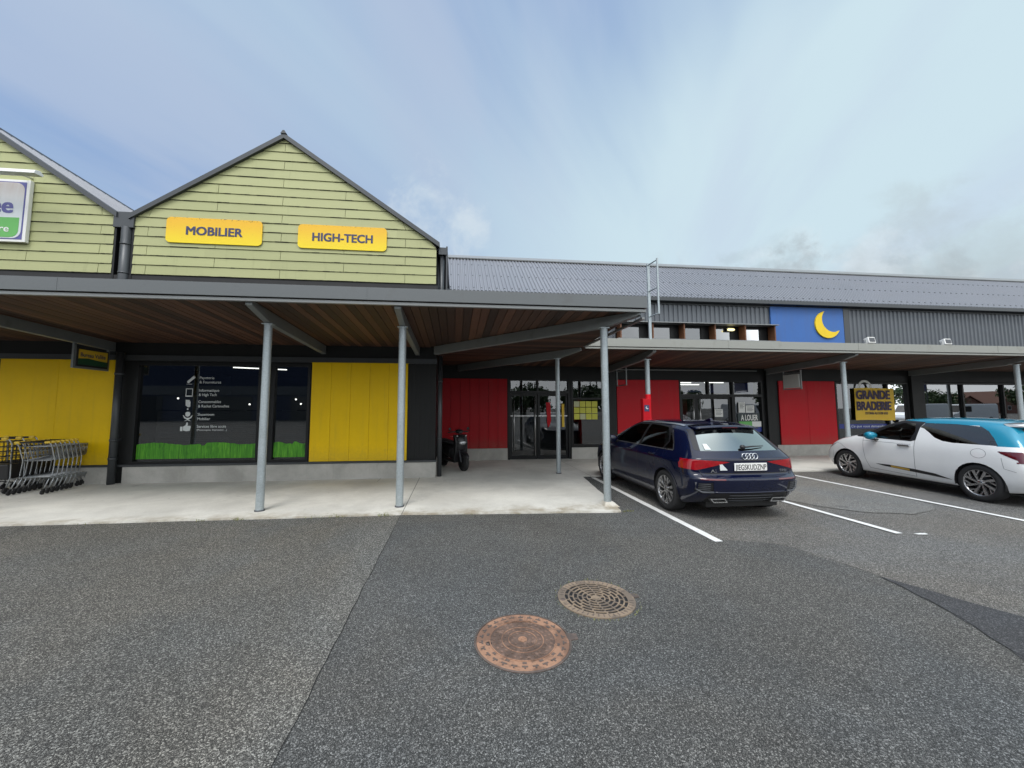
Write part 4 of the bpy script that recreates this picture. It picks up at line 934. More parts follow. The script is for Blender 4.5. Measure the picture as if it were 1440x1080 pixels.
m = MB(); m.text('A LOUER', (9.80, YR+0.019, 1.235), X3, Z3, 0.20, 0.62, 0.0, 0.02); m.build('lettering', M_white, sg)
for x0, x1, z0, z1, l in ((7.75, 8.45, 2.20, 2.36, 'dark blue strip sign behind the transom above the left door handle'), (8.70, 9.35, 2.18, 2.46, 'dark blue poster behind the transom above the middle of the glass door'), (9.65, 10.35, 2.16, 2.52, 'dark blue poster behind the transom above the rental sign')):
    m = MB(); m.box(x0, x1, YR+0.075, YR+0.085, z0, z1); tag(m.build('poster', M_bluestrip), l, 'poster')
bn = thing('sale_banner', 'yellow banner reading GRANDE BRADERIE on the shop window', 'banner', (15, YR, 1.2))
def ban(u, v): return (14.17+1.59*u+0.02*v, YR-0.03-0.012*math.sin(u*7)*math.sin(v*4), 1.225+1.14*v+0.012*math.sin(u*5))
m = MB(); nu, nv = 16, 10
vs = [ban(i/nu, j/nv) for j in range(nv+1) for i in range(nu+1)]; m.add(vs, [(j*(nu+1)+i, j*(nu+1)+i+1, (j+1)*(nu+1)+i+1, (j+1)*(nu+1)+i) for j in range(nv) for i in range(nu)], smooth=True)
m.add([(v[0], v[1]+0.006, v[2]) for v in vs], [(j*(nu+1)+i, (j+1)*(nu+1)+i, (j+1)*(nu+1)+i+1, j*(nu+1)+i+1) for j in range(nv) for i in range(nu)], smooth=True)
m.build('sheet', M_banner, bn)
m = MB(); yb2 = YR-0.048
m.text('GRANDE', (14.24, yb2, 1.98), X3, Z3, 0.31, 1.34, 0.0, 0.06); m.text('BRADERIE', (14.24, yb2, 1.585), X3, Z3, 0.31, 1.36, 0.0, 0.06); m.text('DU 30/06 AU 31/08 2023', (14.55, yb2, 1.43), X3, Z3, 0.085, 0.90, 0.0, 0.03)
m.text('*', (15.63, yb2, 1.80), X3, Z3, 0.06, None, 0.0, 0.03)
m.build('lettering', M_purpleT, bn)
m = MB(); m.prism([(14.62+0.28*math.cos(R(a)), 2.38+0.28*math.sin(R(a))) for a in range(0, 181, 12)]+[(14.62+0.20*math.cos(R(a)), 2.38+0.20*math.sin(R(a))) for a in range(180, -1, -12)], 'Y', YR-0.032, YR-0.026); m.build('badge_arc', M_paper, bn)
# ---- hanging signs under the beams
hs = thing('hanging_sign', 'yellow and green double-sided sign hanging under the left canopy beam', 'sign', (-7.62, 9, 2.5))
m = MB(); xh = -7.62
m.box(xh-0.03, xh+0.03, 8.60, 9.32, 2.52, 2.90); m.build('sign_box', M_black, hs, 0.006)
m = MB(); m.box(xh-0.02, xh+0.02, 8.55, 8.60, 2.48, 3.0); m.box(xh-0.02, xh+0.02, 9.32, 9.36, 2.48, 2.98); m.box(xh-0.02, xh+0.02, 8.60, 9.32, 2.48, 2.52); m.build('bracket', M_beam, hs)
for sx in (-1, 1):
    e = xh+0.031*sx
    m = MB(); m.box(min(e, e+0.004*sx), max(e, e+0.004*sx), 8.64, 9.29, 2.66, 2.87); m.build('face', M_banner, hs)
    m = MB(); m.prism([(8.64, 2.66), (8.64, 2.68), (8.85, 2.70), (9.05, 2.675), (9.29, 2.66), (9.29, 2.56), (8.64, 2.56)], 'X', min(e, e+0.006*sx), max(e, e+0.006*sx)); m.build('green_band', M_gdark, hs)
    m = MB(); m.text('Bureau Vall\u00e9e', (e+0.005*sx, 8.68 if sx > 0 else 9.25, 2.725), Y3*sx, Z3, 0.085, 0.56, 0.0, 0.02); m.build('lettering', M_navyT, hs)
    m = MB(); m.box(min(e, e+0.008*sx), max(e, e+0.008*sx), 8.70, 9.2, 2.60, 2.612); m.build('line', M_gdark, hs)
def hang(x, y0, y1, z0, z1, panel, label):
    t = thing('hanging_sign', label, 'sign', (x, (y0+y1)/2, z0))
    m = MB(); zt = zb((y0+y1)/2)-0.21
    for y in (y0, y1): m.box(x-0.015, x+0.015, y-0.015, y+0.015, z0, zt)
    m.box(x-0.015, x+0.015, y0+0.015, y1-0.015, z0, z0+0.025); m.box(x-0.015, x+0.015, y0+0.015, y1-0.015, z1-0.025, z1)
    m.build('bracket', M_lip if panel else M_beam, t)
    if panel:
        m = MB(); m.box(x-0.05, x+0.05, y0+0.03, y1-0.03, z0+0.05, z1-0.05); m.build('box', M_offwhite, t, 0.008)
hang(10.77, 10.88, 11.52, 2.25, 2.78, True, 'blank white lightbox hanging under the beam between the glass doors and a red panel')
hang(5.02, 10.80, 11.45, 2.33, 2.80, False, 'empty metal hanging frame under the canopy beam above the red post')
# ---- roof ladder frame
ld = thing('ladder_frame', 'tall galvanised ladder hoop standing up above the canopy edge', 'ladder', (5.0, 9.25, 3.4))
m = MB(); m.box(4.935, 5.005, 9.22, 9.27, 3.385, 5.40); m.build('rail', M_galv, ld, 0.006)
y2 = 8.82
m = MB(); m.box(4.975, 5.015, y2, y2+0.035, 3.98, 5.40); m.build('hoop', M_galv, ld, 0.005)
for z in (5.36, 4.66, 4.0):
    m = MB(); m.tube([(4.97, 9.22, z), (4.995, y2+0.03, z)], 0.016, 8); m.build('rung', M_galv, ld)
# ---- floodlights on the canopy
def flood(x, label):
    t = thing('floodlight', label, 'floodlight', (x, 9.2, 3.38), 'floodlights on the pale canopy')
    m = MB(); m.prism([(9.11, 3.42), (9.20, 3.40), (9.26, 3.54), (9.14, 3.585)], 'X', x-0.11, x+0.11); m.build('housing', M_white, t, 0.01)
    m = MB(); m.obox((x, 9.121, 3.505), (0.08, 0, 0), (0.0, 0.010, 0.055), (0, 0.006, -0.001)); m.build('lens', M_plasticG, t)
    m = MB(); m.box(x-0.125, x-0.11, 9.17, 9.21, 3.385, 3.51); m.box(x+0.11, x+0.125, 9.17, 9.21, 3.385, 3.54); m.box(x-0.125, x+0.125, 9.16, 9.22, 3.385, 3.395); m.build('bracket', M_offwhite, t)
flood(11.23, 'white floodlight on the canopy edge nearest the moon sign')
flood(13.62, 'white floodlight on the canopy edge further right from the moon sign')
# ---- red dispenser on the column
rp = thing('bag_dispenser', 'red post box with small blue moon logo strapped to a canopy column', 'dispenser', (5.0, 9.5, 0.03))
m = MB(); m.tube([(5.02, 9.55, 0.05), (5.02, 9.55, 2.02)], 0.068, 20); m.build('post', M_red2, rp)
m = MB(); m.box(4.78, 4.97, 9.36, 9.50, 1.10, 1.90); m.build('box', M_red2, rp, 0.012)
m = MB(); m.box(4.81, 4.94, 9.353, 9.36, 1.58, 1.74); m.build('logo_panel', M_navyT, rp)
m = MB(); moonmesh(m, 4.885, 1.675, 0.038, 9.349, 9.353); m.build('logo', M_decal, rp)
# ================================================================== CARS
TC = [1.0, 0.66, 0.25, -0.25, -0.66, -1.0]
def car_shell(st, bulge_r, bulge_f, level=3, creases=()):
    """box-mapped cage of stations (x, z, half width per level) smoothed by subdivision; returns the smooth mesh"""
    NI, NK, NJ = len(st)-1, len(st[0][0])-1, len(TC)-1
    bm = bmesh.new(); V = {}
    def vert(i, k, j):
        if (i, k, j) in V: return V[(i, k, j)]
        x, z, w = st[i][0][k]; t = TC[j]; cr = st[i][1]
        y = w*t; q = 1-t*t
        if i == 0: x -= bulge_r*q
        if i == NI: x += bulge_f*q
        if k == NK: z += cr*q
        V[(i, k, j)] = bm.verts.new((x, y, z)); return V[(i, k, j)]
    for i in range(NI):
        for j in range(NJ):
            bm.faces.new([vert(i, NK, j), vert(i, NK, j+1), vert(i+1, NK, j+1), vert(i+1, NK, j)])
            bm.faces.new([vert(i, 0, j), vert(i+1, 0, j), vert(i+1, 0, j+1), vert(i, 0, j+1)])
        for k in range(NK):
            bm.faces.new([vert(i, k, 0), vert(i, k+1, 0), vert(i+1, k+1, 0), vert(i+1, k, 0)])
            bm.faces.new([vert(i, k, NJ), vert(i+1, k, NJ), vert(i+1, k+1, NJ), vert(i, k+1, NJ)])
    for k in range(NK):
        for j in range(NJ):
            bm.faces.new([vert(0, k, j), vert(0, k, j+1), vert(0, k+1, j+1), vert(0, k+1, j)])
            bm.faces.new([vert(NI, k, j), vert(NI, k+1, j), vert(NI, k+1, j+1), vert(NI, k, j+1)])
    inv = {v: q for q, v in V.items()}
    lay = bm.edges.layers.float.new('crease_edge')
    for e in bm.edges:
        a, b = inv[e.verts[0]], inv[e.verts[1]]
        for fn, val in creases:
            if fn(a, b): e[lay] = max(e[lay], val)
    bmesh.ops.recalc_face_normals(bm, faces=bm.faces)
    me = bpy.data.meshes.new('shell'); bm.to_mesh(me); bm.free()
    o = bpy.data.objects.new('shell', me); C.objects.link(o)
    sm = o.modifiers.new('s', 'SUBSURF'); sm.levels = level; sm.render_levels = level
    dg = bpy.context.evaluated_depsgraph_get()
    out = bpy.data.meshes.new_from_object(o.evaluated_get(dg)); bpy.data.objects.remove(o); bpy.data.meshes.remove(me)
    return out
AX = {'side': (0, 2), 'rear': (1, 2), 'top': (0, 1)}
def inpoly(p, poly):
    x, y = p; c = False; n = len(poly)
    for i in range(n):
        (x1, y1), (x2, y2) = poly[i], poly[i-1]
        if (y1 > y) != (y2 > y) and x < (x2-x1)*(y-y1)/(y2-y1)+x1: c = not c
    return c
class Shell:
    def __init__(s, me):
        s.bm = bmesh.new(); s.bm.from_mesh(me); s.bm.normal_update()
        b = s.bm.copy(); bmesh.ops.triangulate(b, faces=b.faces); b.normal_update(); b.verts.ensure_lookup_table(); b.faces.ensure_lookup_table()
        s.ref = b; s.bvh = BVHTree.FromBMesh(b); s.lay = s.bm.faces.layers.int.new('region'); s.regions = ['body']
    def normal(s, co):
        loc, n, i, d = s.bvh.find_nearest(co)
        if i is None: return Vector((0, 0, 1))
        f = s.ref.faces[i]; a, b, c = [v for v in f.verts]
        v0, v1, v2 = b.co-a.co, c.co-a.co, loc-a.co
        d00, d01, d11, d20, d21 = v0.dot(v0), v0.dot(v1), v1.dot(v1), v2.dot(v0), v2.dot(v1); den = d00*d11-d01*d01
        if abs(den) < 1e-14: return n
        v = (d11*d20-d01*d21)/den; w = (d00*d21-d01*d20)/den
        r = a.normal*(1-v-w)+b.normal*v+c.normal*w
        return r.normalized() if r.length > 1e-6 else n
    def cut(s, poly, axis, cond, region=None):
        """cut the skin along a closed outline seen along an axis; faces inside take the region name"""
        u, v = AX[axis]; us = [p[0] for p in poly]; vs = [p[1] for p in poly]
        lo, hi = (min(us)-.02, min(vs)-.02), (max(us)+.02, max(vs)+.02)
        def near(f):
            q = [w.co for w in f.verts]
            return cond(f) and max(c[u] for c in q) > lo[0] and min(c[u] for c in q) < hi[0] and max(c[v] for c in q) > lo[1] and min(c[v] for c in q) < hi[1]
        for a, b in zip(poly, poly[1:]+poly[:1]):
            d = (b[0]-a[0], b[1]-a[1])
            if math.hypot(*d) < 1e-6: continue
            no = [0, 0, 0]; no[u], no[v] = -d[1], d[0]; co = [0, 0, 0]; co[u], co[v] = a
            l2, h2 = (min(a[0], b[0])-.03, min(a[1], b[1])-.03), (max(a[0], b[0])+.03, max(a[1], b[1])+.03)
            fs = [f for f in s.bm.faces if near(f) and max(c.co[u] for c in f.verts) > l2[0] and min(c.co[u] for c in f.verts) < h2[0] and max(c.co[v] for c in f.verts) > l2[1] and min(c.co[v] for c in f.verts) < h2[1]]
            gm = set(fs)
            for f in fs: gm.update(f.edges); gm.update(f.verts)
            if gm: bmesh.ops.bisect_plane(s.bm, geom=list(gm), dist=1e-5, plane_co=co, plane_no=no)
        if region not in s.regions: s.regions.append(region)
        r = s.regions.index(region)
        for f in s.bm.faces:
            if cond(f):
                c = f.calc_center_median()
                if lo[0] < c[u] < hi[0] and lo[1] < c[v] < hi[1] and inpoly((c[u], c[v]), poly): f[s.lay] = r
    def part(s, region, name, mat, parent, push=0.0, split=None, solid=0.0):
        r = s.regions.index(region) if region in s.regions else -1
        fs = [f for f in s.bm.faces if f[s.lay] == r and (split is None or split(f.calc_center_median()))]
        if not fs: return None
        idx = {}; vs = []; faces = []
        for f in fs:
            q = []
            for v in f.verts:
                if v not in idx: idx[v] = len(vs); vs.append(v.co.copy())
                q.append(idx[v])
            faces.append(q)
        ns = [s.normal(v) for v in vs]
        me = bpy.data.meshes.new(name); me.from_pydata([v+n*push for v, n in zip(vs, ns)], [], faces); me.materials.append(mat)
        me.polygons.foreach_set('use_smooth', [True]*len(faces)); me.normals_split_custom_set_from_vertices([tuple(n) for n in ns])
        o = bpy.data.objects.new(name, me); C.objects.link(o); attach(o, parent, True)
        return o
    def surf(s, p, d, off=0.0):
        loc, n, i, dist = s.bvh.ray_cast(Vector(p), Vector(d))
        return None if loc is None else (loc+s.normal(loc)*off, s.normal(loc))
    def ribbon(s, m, pts, axis, w, off=0.0015, side=1):
        """thin strip lying on the skin along a polyline (panel joints)"""
        P = []
        for a, b in zip(pts, pts[1:]):
            n = max(2, int(math.hypot(b[0]-a[0], b[1]-a[1])/0.04))
            P += [(a[0]+(b[0]-a[0])*k/n, a[1]+(b[1]-a[1])*k/n) for k in range(n)]
        P.append(pts[-1]); H = []
        for q in P:
            r = s.surf((q[0], 2*side, q[1]), (0, -side, 0), off) if axis == 'side' else s.surf((-3, q[0], q[1]), (1, 0, 0), off) if axis == 'rear' else s.surf((q[0], q[1], 3), (0, 0, -1), off)
            if r: H.append(r)
        vs = []
        for i, (l, n) in enumerate(H):
            t = (H[min(i+1, len(H)-1)][0]-H[max(i-1, 0)][0]).normalized(); b = t.cross(n).normalized()*w/2
            vs += [l+b, l-b]
        m.add(vs, [(2*i, 2*i+1, 2*i+3, 2*i+2) for i in range(len(H)-1)], 0, True)
SIDE = lambda f: abs(f.calc_center_median().y) > 0.36
def arch(cx, cz, r, n=26): return [(cx+r*math.cos(2*PI*k/n), cz+r*math.sin(2*PI*k/n)) for k in range(n)]
def wheel(parent, x, y, side, R0, wid, rimr, style):
    """tyre, drum and alloy rim; outer face towards side*y"""
    h = MB(); yo = side*wid/2
    h.lathe([(0.0, yo*0.2), (rimr*0.62, yo*0.2), (rimr*0.62, -yo*0.3), (0, -yo*0.3)], (x, y, R0), 'Y', 28)
    hub = h.build('wheel', M_rimdark, parent, local=True)
    t = MB(); b = yo
    t.lathe([(rimr*0.985, -b*0.9), (rimr+0.02, -b), (R0-0.03, -b*1.0), (R0-0.008, -b*0.86), (R0, -b*0.5), (R0, b*0.5), (R0-0.008, b*0.86), (R0-0.03, b*1.0), (rimr+0.02, b*1.0), (rimr*0.99, b*0.92), (rimr*0.985, -b*0.9)], (x, y, R0), 'Y', 48); t.build('tyre', M_rubber, hub, local=True)
    m = MB(); m.lathe([(rimr*0.995, b*0.93), (rimr*0.955, b*0.90), (rimr*0.93, b*0.55), (rimr*0.93, -b*0.5)], (x, y, R0), 'Y', 44)
    m.lathe([(0.0, b*0.80), (0.032, b*0.80), (0.045, b*0.70), (0.06, b*0.45)], (x, y, R0), 'Y', 20)
    def spoke(a0, a1, r0, r1, w0, w1, mi):
        p0 = Vector((r0*math.cos(a0), 0, r0*math.sin(a0))); p1 = Vector((r1*math.cos(a1), 0, r1*math.sin(a1))); d = (p1-p0).normalized(); s = Vector((-d.z, 0, d.x)); c = Vector((x, y, R0))
        vs = []
        for q, w, yy in ((p0, w0, b*0.76), (p1, w1, b*0.88)):
            for e in (-1, 1): vs.append(c+q+s*w*e+Vector((0, yy, 0)))
            for e in (1, -1): vs.append(c+q+s*w*1.15*e+Vector((0, yy-b*0.30, 0)))
        m.add(vs, [(0, 1, 5, 4), (1, 2, 6, 5), (2, 3, 7, 6), (3, 0, 4, 7)], mi)
    if style == 'five':
        for k in range(5):
            a = 2*PI*k/5+PI/2+0.15
            spoke(a-0.10, a-0.20, 0.035, rimr*0.95, 0.016, 0.022, 0); spoke(a+0.10, a+0.24, 0.035, rimr*0.95, 0.014, 0.018, 0); spoke(a, a, 0.05, rimr*0.6, 0.014, 0.02, 1)
            spoke(a+0.30, a+0.55, rimr*0.50, rimr*0.95, 0.010, 0.016, 0)
    else:
        for k in range(8):
            a = 2*PI*k/8; spoke(a, a+0.42*side, 0.035, rimr*0.95, 0.011, 0.022, 0)
            spoke(a+0.30, a+0.66*side+0.16, rimr*0.52, rimr*0.95, 0.006, 0.012, 0)
    m.build('rim', [M_rim, M_rimdark], hub, local=True)
    return hub
def gen(tab, xs): return [(x, z, w) for x, (z, w) in zip(xs, tab)]

# ---------------------------------------------------------------- navy hatchback
def navy_hatch(loc, rz):
    t = thing('parked_car', 'dark navy five door hatchback parked nose to the shops, seen from behind', 'car', loc, 'parked cars', rz)
    G = [(0.185, 0.84), (0.34, 0.897), (0.56, 0.912), (0.69, 0.905), (0.835, 0.922), (0.955, 0.862), (1.20, 0.735), (1.40, 0.60)]
    def row(x, top, dx6=None, dx7=None, tab=G): return (gen(tab, [x]*6+[dx6 if dx6 is not None else x, dx7 if dx7 is not None else x])[:7]+[((dx7 if dx7 is not None else x), top, tab[7][1])])
    st = [
     ([(-.62, .27, .60), (-.745, .36, .70), (-.785, .62, .745), (-.69, .67, .745), (-.70, .90, .745), (-.595, .985, .705), (-.38, 1.18, .635), (-.225, 1.345, .54)], .035),
     ([(-.52, .23, .76), (-.62, .35, .86), (-.65, .62, .885), (-.61, .685, .878), (-.575, .885, .862), (-.505, .98, .805), (-.29, 1.185, .70), (-.12, 1.368, .575)], .04),
     ([(-.36, .19, .83), (-.38, .34, .893), (-.39, .57, .908), (-.38, .69, .908), (-.36, .83, .902), (-.32, .96, .852), (-.12, 1.20, .722), (.05, 1.392, .59)], .04),
     (row(0.0, 1.402, .10, .25), .04), (row(.42, 1.408, .45, .55), .04), (row(.92, 1.412), .04), (row(1.32, 1.405, 1.32, 1.28), .04),
     ([*gen(G, [1.72]*8)[:6], (1.70, 1.19, .715), (1.56, 1.375, .585)], .04),
     ([*gen(G, [2.02]*8)[:5], (2.02, .95, .868), (2.02, 1.10, .745), (1.98, 1.20, .635)], .05),
     ([(2.30, .185, .84), (2.30, .34, .897), (2.30, .56, .912), (2.30, .69, .915), (2.32, .81, .912), (2.38, .925, .865), (2.42, .985, .78), (2.40, 1.01, .68)], .03),
     ([(2.70, .19, .83), (2.70, .34, .893), (2.70, .55, .908), (2.70, .68, .908), (2.70, .79, .898), (2.72, .875, .84), (2.72, .93, .74), (2.70, .955, .6)], .03),
     ([(3.02, .2, .80), (3.04, .33, .875), (3.05, .52, .89), (3.04, .64, .885), (3.04, .74, .865), (3.04, .82, .80), (3.03, .875, .70), (3.0, .90, .56)], .03),
     ([(3.26, .22, .70), (3.32, .33, .79), (3.34, .48, .80), (3.32, .60, .785), (3.29, .70, .76), (3.26, .775, .69), (3.23, .815, .6), (3.2, .84, .48)], .025),
     ([(3.34, .24, .58), (3.44, .33, .66), (3.46, .46, .66), (3.44, .57, .64), (3.40, .66, .60), (3.36, .73, .54), (3.33, .765, .46), (3.3, .785, .38)], .02)]
    cr = [(lambda a, b: a[1] == 4 and b[1] == 4 and a[2] in (0, 5) and b[2] in (0, 5) and a[2] == b[2], 0.8), (lambda a, b: a[0] == 0 and b[0] == 0 and a[1] == b[1] and a[1] in (2, 3, 4), 0.8), (lambda a, b: a[1] == 7 and b[1] == 7 and a[0] == 0 and b[0] == 0, 0.8), (lambda a, b: a[1] == b[1] and a[1] in (2, 3) and {a[0], b[0]} == {0, 1}, 0.4), (lambda a, b: a[1] == 0 and b[1] == 0, 0.4)]
    s = Shell(car_shell(st, 0.075, 0.09, 3, cr))
    FD = [(2.02, .975), (.97, .975), (.93, 1.35), (1.33, 1.345), (1.60, 1.255), (1.88, 1.075)]
    RD = [(.90, .975), (.13, .987), (.035, 1.10), (.14, 1.24), (.26, 1.325), (.60, 1.35), (.86, 1.352)]
    QD = [(.09, .99), (-.165, 1.005), (-.09, 1.10), (.06, 1.24), (.085, 1.24), (-.005, 1.10)]
    for p, nm in ((FD, 'glass'), (RD, 'glass'), (QD, 'glass')): s.cut(p, 'side', SIDE, nm)
    black = [(2.06, .955), (-.21, .985), (-.125, 1.11), (.06, 1.29), (.25, 1.35), (.60, 1.375), (1.36, 1.370), (1.64, 1.27), (1.92, 1.085)]
    g0 = s.regions.index('glass')
    s.cut(black, 'side', lambda f: SIDE(f) and f[s.lay] != g0, 'trim')
    back = lambda f: f.calc_center_median().x < 0.15
    s.cut([(-.635, 1.005), (.635, 1.005), (.52, 1.30), (.0, 1.325), (-.52, 1.30)], 'rear', lambda f: back(f) and f.normal.x < -0.2, 'rear_glass')
    for q in (1, -1): s.cut([(.525*q, 1.315), (.60*q, 1.315), (.705*q, 1.02), (.64*q, 1.005)], 'rear', lambda f: back(f) and f[s.lay] == 0 and f.normal.x < 0.1, 'fin')
    # taillights wrap from the tailgate round the corner
    s.cut([(.30, .855), (.62, .775), (.78, .735), (.95, .75), (.95, .885), (.80, .888), (.50, .874)], 'rear', lambda f: f.calc_center_median().x < -.42 and f.normal.x < 0.25, 'lamp')
    s.cut([(-.30, .855), (-.62, .775), (-.78, .735), (-.95, .75), (-.95, .885), (-.80, .888), (-.50, .874)], 'rear', lambda f: f.calc_center_median().x < -.42 and f.normal.x < 0.25, 'lamp')
    low = lambda f: f.calc_center_median().x < -.4 and f.normal.x < 0.3
    s.cut([(.66, .32), (.60, .415), (-.60, .415), (-.66, .32), (-.60, .20), (.60, .20)], 'rear', low, 'diffuser')
    for q in (1, -1):
        s.cut([(.58*q, .44), (.78*q, .44), (.78*q, .555), (.60*q, .57)], 'rear', low, 'vent')
        s.cut([(.42*q, .60), (.76*q, .605), (.76*q, .628), (.42*q, .622)], 'rear', low, 'reflector')
    for cx in (0.0, 2.636): s.cut(arch(cx, .325, .352), 'side', lambda f: abs(f.calc_center_median().y) > .5, 'arch_hole')
    s.cut([(1.52, -.56), (2.36, -.69), (2.36, .69), (1.52, .56)], 'top', lambda f: f.calc_center_median().z > .97 and f.normal.x > .25, 'windscreen')
    body = s.part('body', 'body', M_navy, t)
    [s.part('trim', 'window_trim', M_plastic, t, 0.0, (lambda c, d=d: c.y*d > 0)) for d in (1, -1)]
    for nm, d in (('left', 1), ('right', -1)):
        sp = lambda c, d=d: c.y*d > 0
        s.part('glass', 'side_glass', M_carglass, t, -0.004, sp)
        s.part('lamp', 'taillight', M_redlamp, t, 0.004, sp); s.part('vent', 'vent', M_plastic, t, -0.006, sp); s.part('reflector', 'reflector', M_redlampD, t, 0.002, sp)
    [s.part('fin', 'window_fin', M_plastic, t, 0.001, (lambda c, d=d: c.y*d > 0)) for d in (1, -1)]
    s.part('rear_glass', 'rear_window', M_cargrear, t, -0.003); s.part('windscreen', 'windscreen', M_carglass, t, -0.003); s.part('diffuser', 'diffuser', M_plastic, t, -0.004)
    m = MB()
    for sd in (1, -1):
        s.ribbon(m, [(2.10, .95), (2.12, .55), (2.02, .27)], 'side', .007, .0012, sd); s.ribbon(m, [(.93, .96), (.93, .55), (.92, .26)], 'side', .007, .0012, sd)
        s.ribbon(m, [(.245, .96), (.30, .78), (.42, .52), (.50, .30), (.56, .26)], 'side', .007, .0012, sd); s.ribbon(m, [(.56, .262), (2.02, .262)], 'side', .007, .0012, sd)
        s.ribbon(m, [(-.35, .70), (-.53, .655), (-.62, .64)], 'side', .006, .0012, sd)
        s.ribbon(m, [(.74*sd, 1.0), (.77*sd, .93), (.74*sd, .74), (.70*sd, .66)], 'rear', .007, .0012)
        s.ribbon(m, [(.62*sd, 1.30), (.69*sd, 1.12), (.755*sd, .985)], 'rear', .006, .0012)
    s.ribbon(m, [(-.66, .69), (.66, .69)], 'rear', .012, .0012)
    s.ribbon(m, [(-.50, .875), (.50, .875)], 'rear', .010, .001)
    m.build('panel_gap', M_black, body, local=True)
    m = MB()
    for sd in (1, -1):
        s.ribbon(m, [(2.04, .962), (-.19, .978)], 'side', .013, .003, sd); s.ribbon(m, [(-.19, .985), (-.105, 1.10), (.07, 1.28)], 'side', .010, .003, sd)
    m.build('chrome_strip', M_steelb, t, local=True)
    # arch liners, floor pan, interior
    m = MB()
    for cx in (0.0, 2.636):
        for sd in (1, -1):
            n = 18; vs = []
            for k in range(n+1):
                a = R(-12)+R(204)*k/n
                for y in (.895, .872, .60): vs.append((cx+.350*math.cos(a), y*sd, .325+.350*math.sin(a)))
            m.add(vs, [(3*k+e, 3*k+1+e, 3*k+4+e, 3*k+3+e) for k in range(n) for e in (0, 1)])
            m.add([(cx+.35*math.cos(R(-12)+R(204)*k/n), .60*sd, .325+.35*math.sin(R(-12)+R(204)*k/n)) for k in range(n+1)], [tuple(range(n+1))])
    m.box(-.58, 3.2, -.58, .58, .17, .30); m.box(.40, 2.24, -.8, .8, .17, .26)
    m.build('underbody', M_black, t, local=True)
    m = MB()
    for y in (.36, -.36):
        for x, k in ((1.30, 1), (.42, 1)):
            m.prism([(x-.22, .42), (x+.30, .42), (x+.30, .54), (x-.02, .56), (x-.20, 1.08), (x-.32, 1.06)], 'Y', y-.22, y+.22, 0); m.prism([(x-.30, 1.08), (x-.18, 1.08), (x-.20, 1.25), (x-.30, 1.24)], 'Y', y-.12, y+.12, 1)
    m.prism([(1.75, .80), (2.25, .93), (2.25, .5), (1.85, .5)], 'Y', -.74, .74, 0); m.box(-.50, .1, -.62, .62, .80, .84, 0)
    m.build('seats', [M_seat, M_seatred], t, local=True)
    for x in (0.0, 2.636):
        for sd in (1, -1): wheel(t, x, sd*.792, sd, .322, .225, .232, 'five')
    # flat wheel-arch lips
    m = MB()
    for cx in (0.0, 2.636):
        for sd in (1, -1):
            pts = [(cx+.365*math.cos(R(a)), .325+.365*math.sin(R(a))) for a in range(-4, 186, 8)]
            s.ribbon(m, pts, 'side', .028, .006, sd)
    m.build('arch_lip', M_navy, body, local=True)
    # spoiler
    m = MB(); n = 12; vs = []
    for k in range(n+1):
        u = -1+2*k/n; y = .545*u; c = 1-u*u
        vs += [(-.13-.03*c, y, 1.372+.030*c), (-.345-.055*c, y*.99, 1.336+.028*c), (-.350-.055*c, y*.99, 1.318+.028*c), (-.19-.03*c, y, 1.318+.02*c)]
    m.add(vs, [(4*k+e, 4*k+(e+1) % 4, 4*k+4+(e+1) % 4, 4*k+4+e) for k in range(n) for e in range(4)], 0, True)
    m.add([vs[0], vs[1], vs[2], vs[3]], [(0, 1, 2, 3)]); m.add(vs[-4:], [(0, 1, 2, 3)])
    sp = m.build('spoiler', M_navy, t, local=True)
    m = MB(); m.box(-.405, -.395, -.13, .13, 1.338, 1.347); m.build('brake_light', M_redlampD, sp, local=True)
    m = MB(); m.prism([(.02, 1.425), (.22, 1.436), (.17, 1.45), (.06, 1.478), (.03, 1.47)], 'Y', -.022, .022); m.build('antenna', M_navy, t, 0.006, local=True)
    # bright steel strips painting in the sky reflection along the roof edges
    for sd in (1, -1):
        m = MB(); s.ribbon(m, [(-.08, .552*sd), (.25, .568*sd), (.8, .575*sd), (1.30, .568*sd)], 'top', .045, .008); m.build('roof_edge_glint', M_steelb, t, local=True)
    # mirrors
    for sd in (1, -1):
        m = MB(); m.lathe([(0.0, -.10), (.06, -.09), (.078, -.03), (.080, .03), (.066, .085), (0, .10)], (1.86, sd*1.0, 1.01), 'Y', 16)
        mo = m.build('mirror', M_navy, t, local=True); mo.scale = (1, 1, 1)
        q = MB(); q.tube([(1.87, sd*.86, .95), (1.87, sd*.94, .975)], .025, 8); q.build('mirror_arm', M_plastic, mo, local=True)
    # door handles
    for sd in (1, -1):
        for x in (1.22, .36):
            l, nn = s.surf((x, 2*sd, .865), (0, -sd, 0), .018)
            m = MB(); m.obox(l, (.105, 0, 0), (0, .012, 0), (0, 0, .016)); m.build('handle', M_navy, t, 0.008, local=True)
    # tailgate furniture
    def rear_x(y, z, off=.004):
        r = s.surf((-3, y, z), (1, 0, 0), off); return r[0].x
    m = MB(); xp = rear_x(0, .785, .006); m.obox((xp-.004, -.02, .785), (0.006, 0, 0), (0, .26, 0), (0, 0, .056)); m.build('number_plate', M_white, t, 0.004, local=True)
    m = MB(); m.text('JIEGSKUDZNP', (xp-.011, .225, .745), -Y3, Z3, .080, .49, 0.0, 0.010); m.build('plate_lettering', M_plastic, t, local=True)
    m = MB(); x0 = min(rear_x(.1, .91, .016), rear_x(.1, .94, .016))
    for k in range(4):
        c = Vector((x0, .084-.056*k-.02, .938)); n = 24
        m.tube([c+Vector((0.012*math.sin(2*PI*i/n)*0.4, .042*math.cos(2*PI*i/n), .042*math.sin(2*PI*i/n))) for i in range(n+1)], .0065, 8, cap=False)
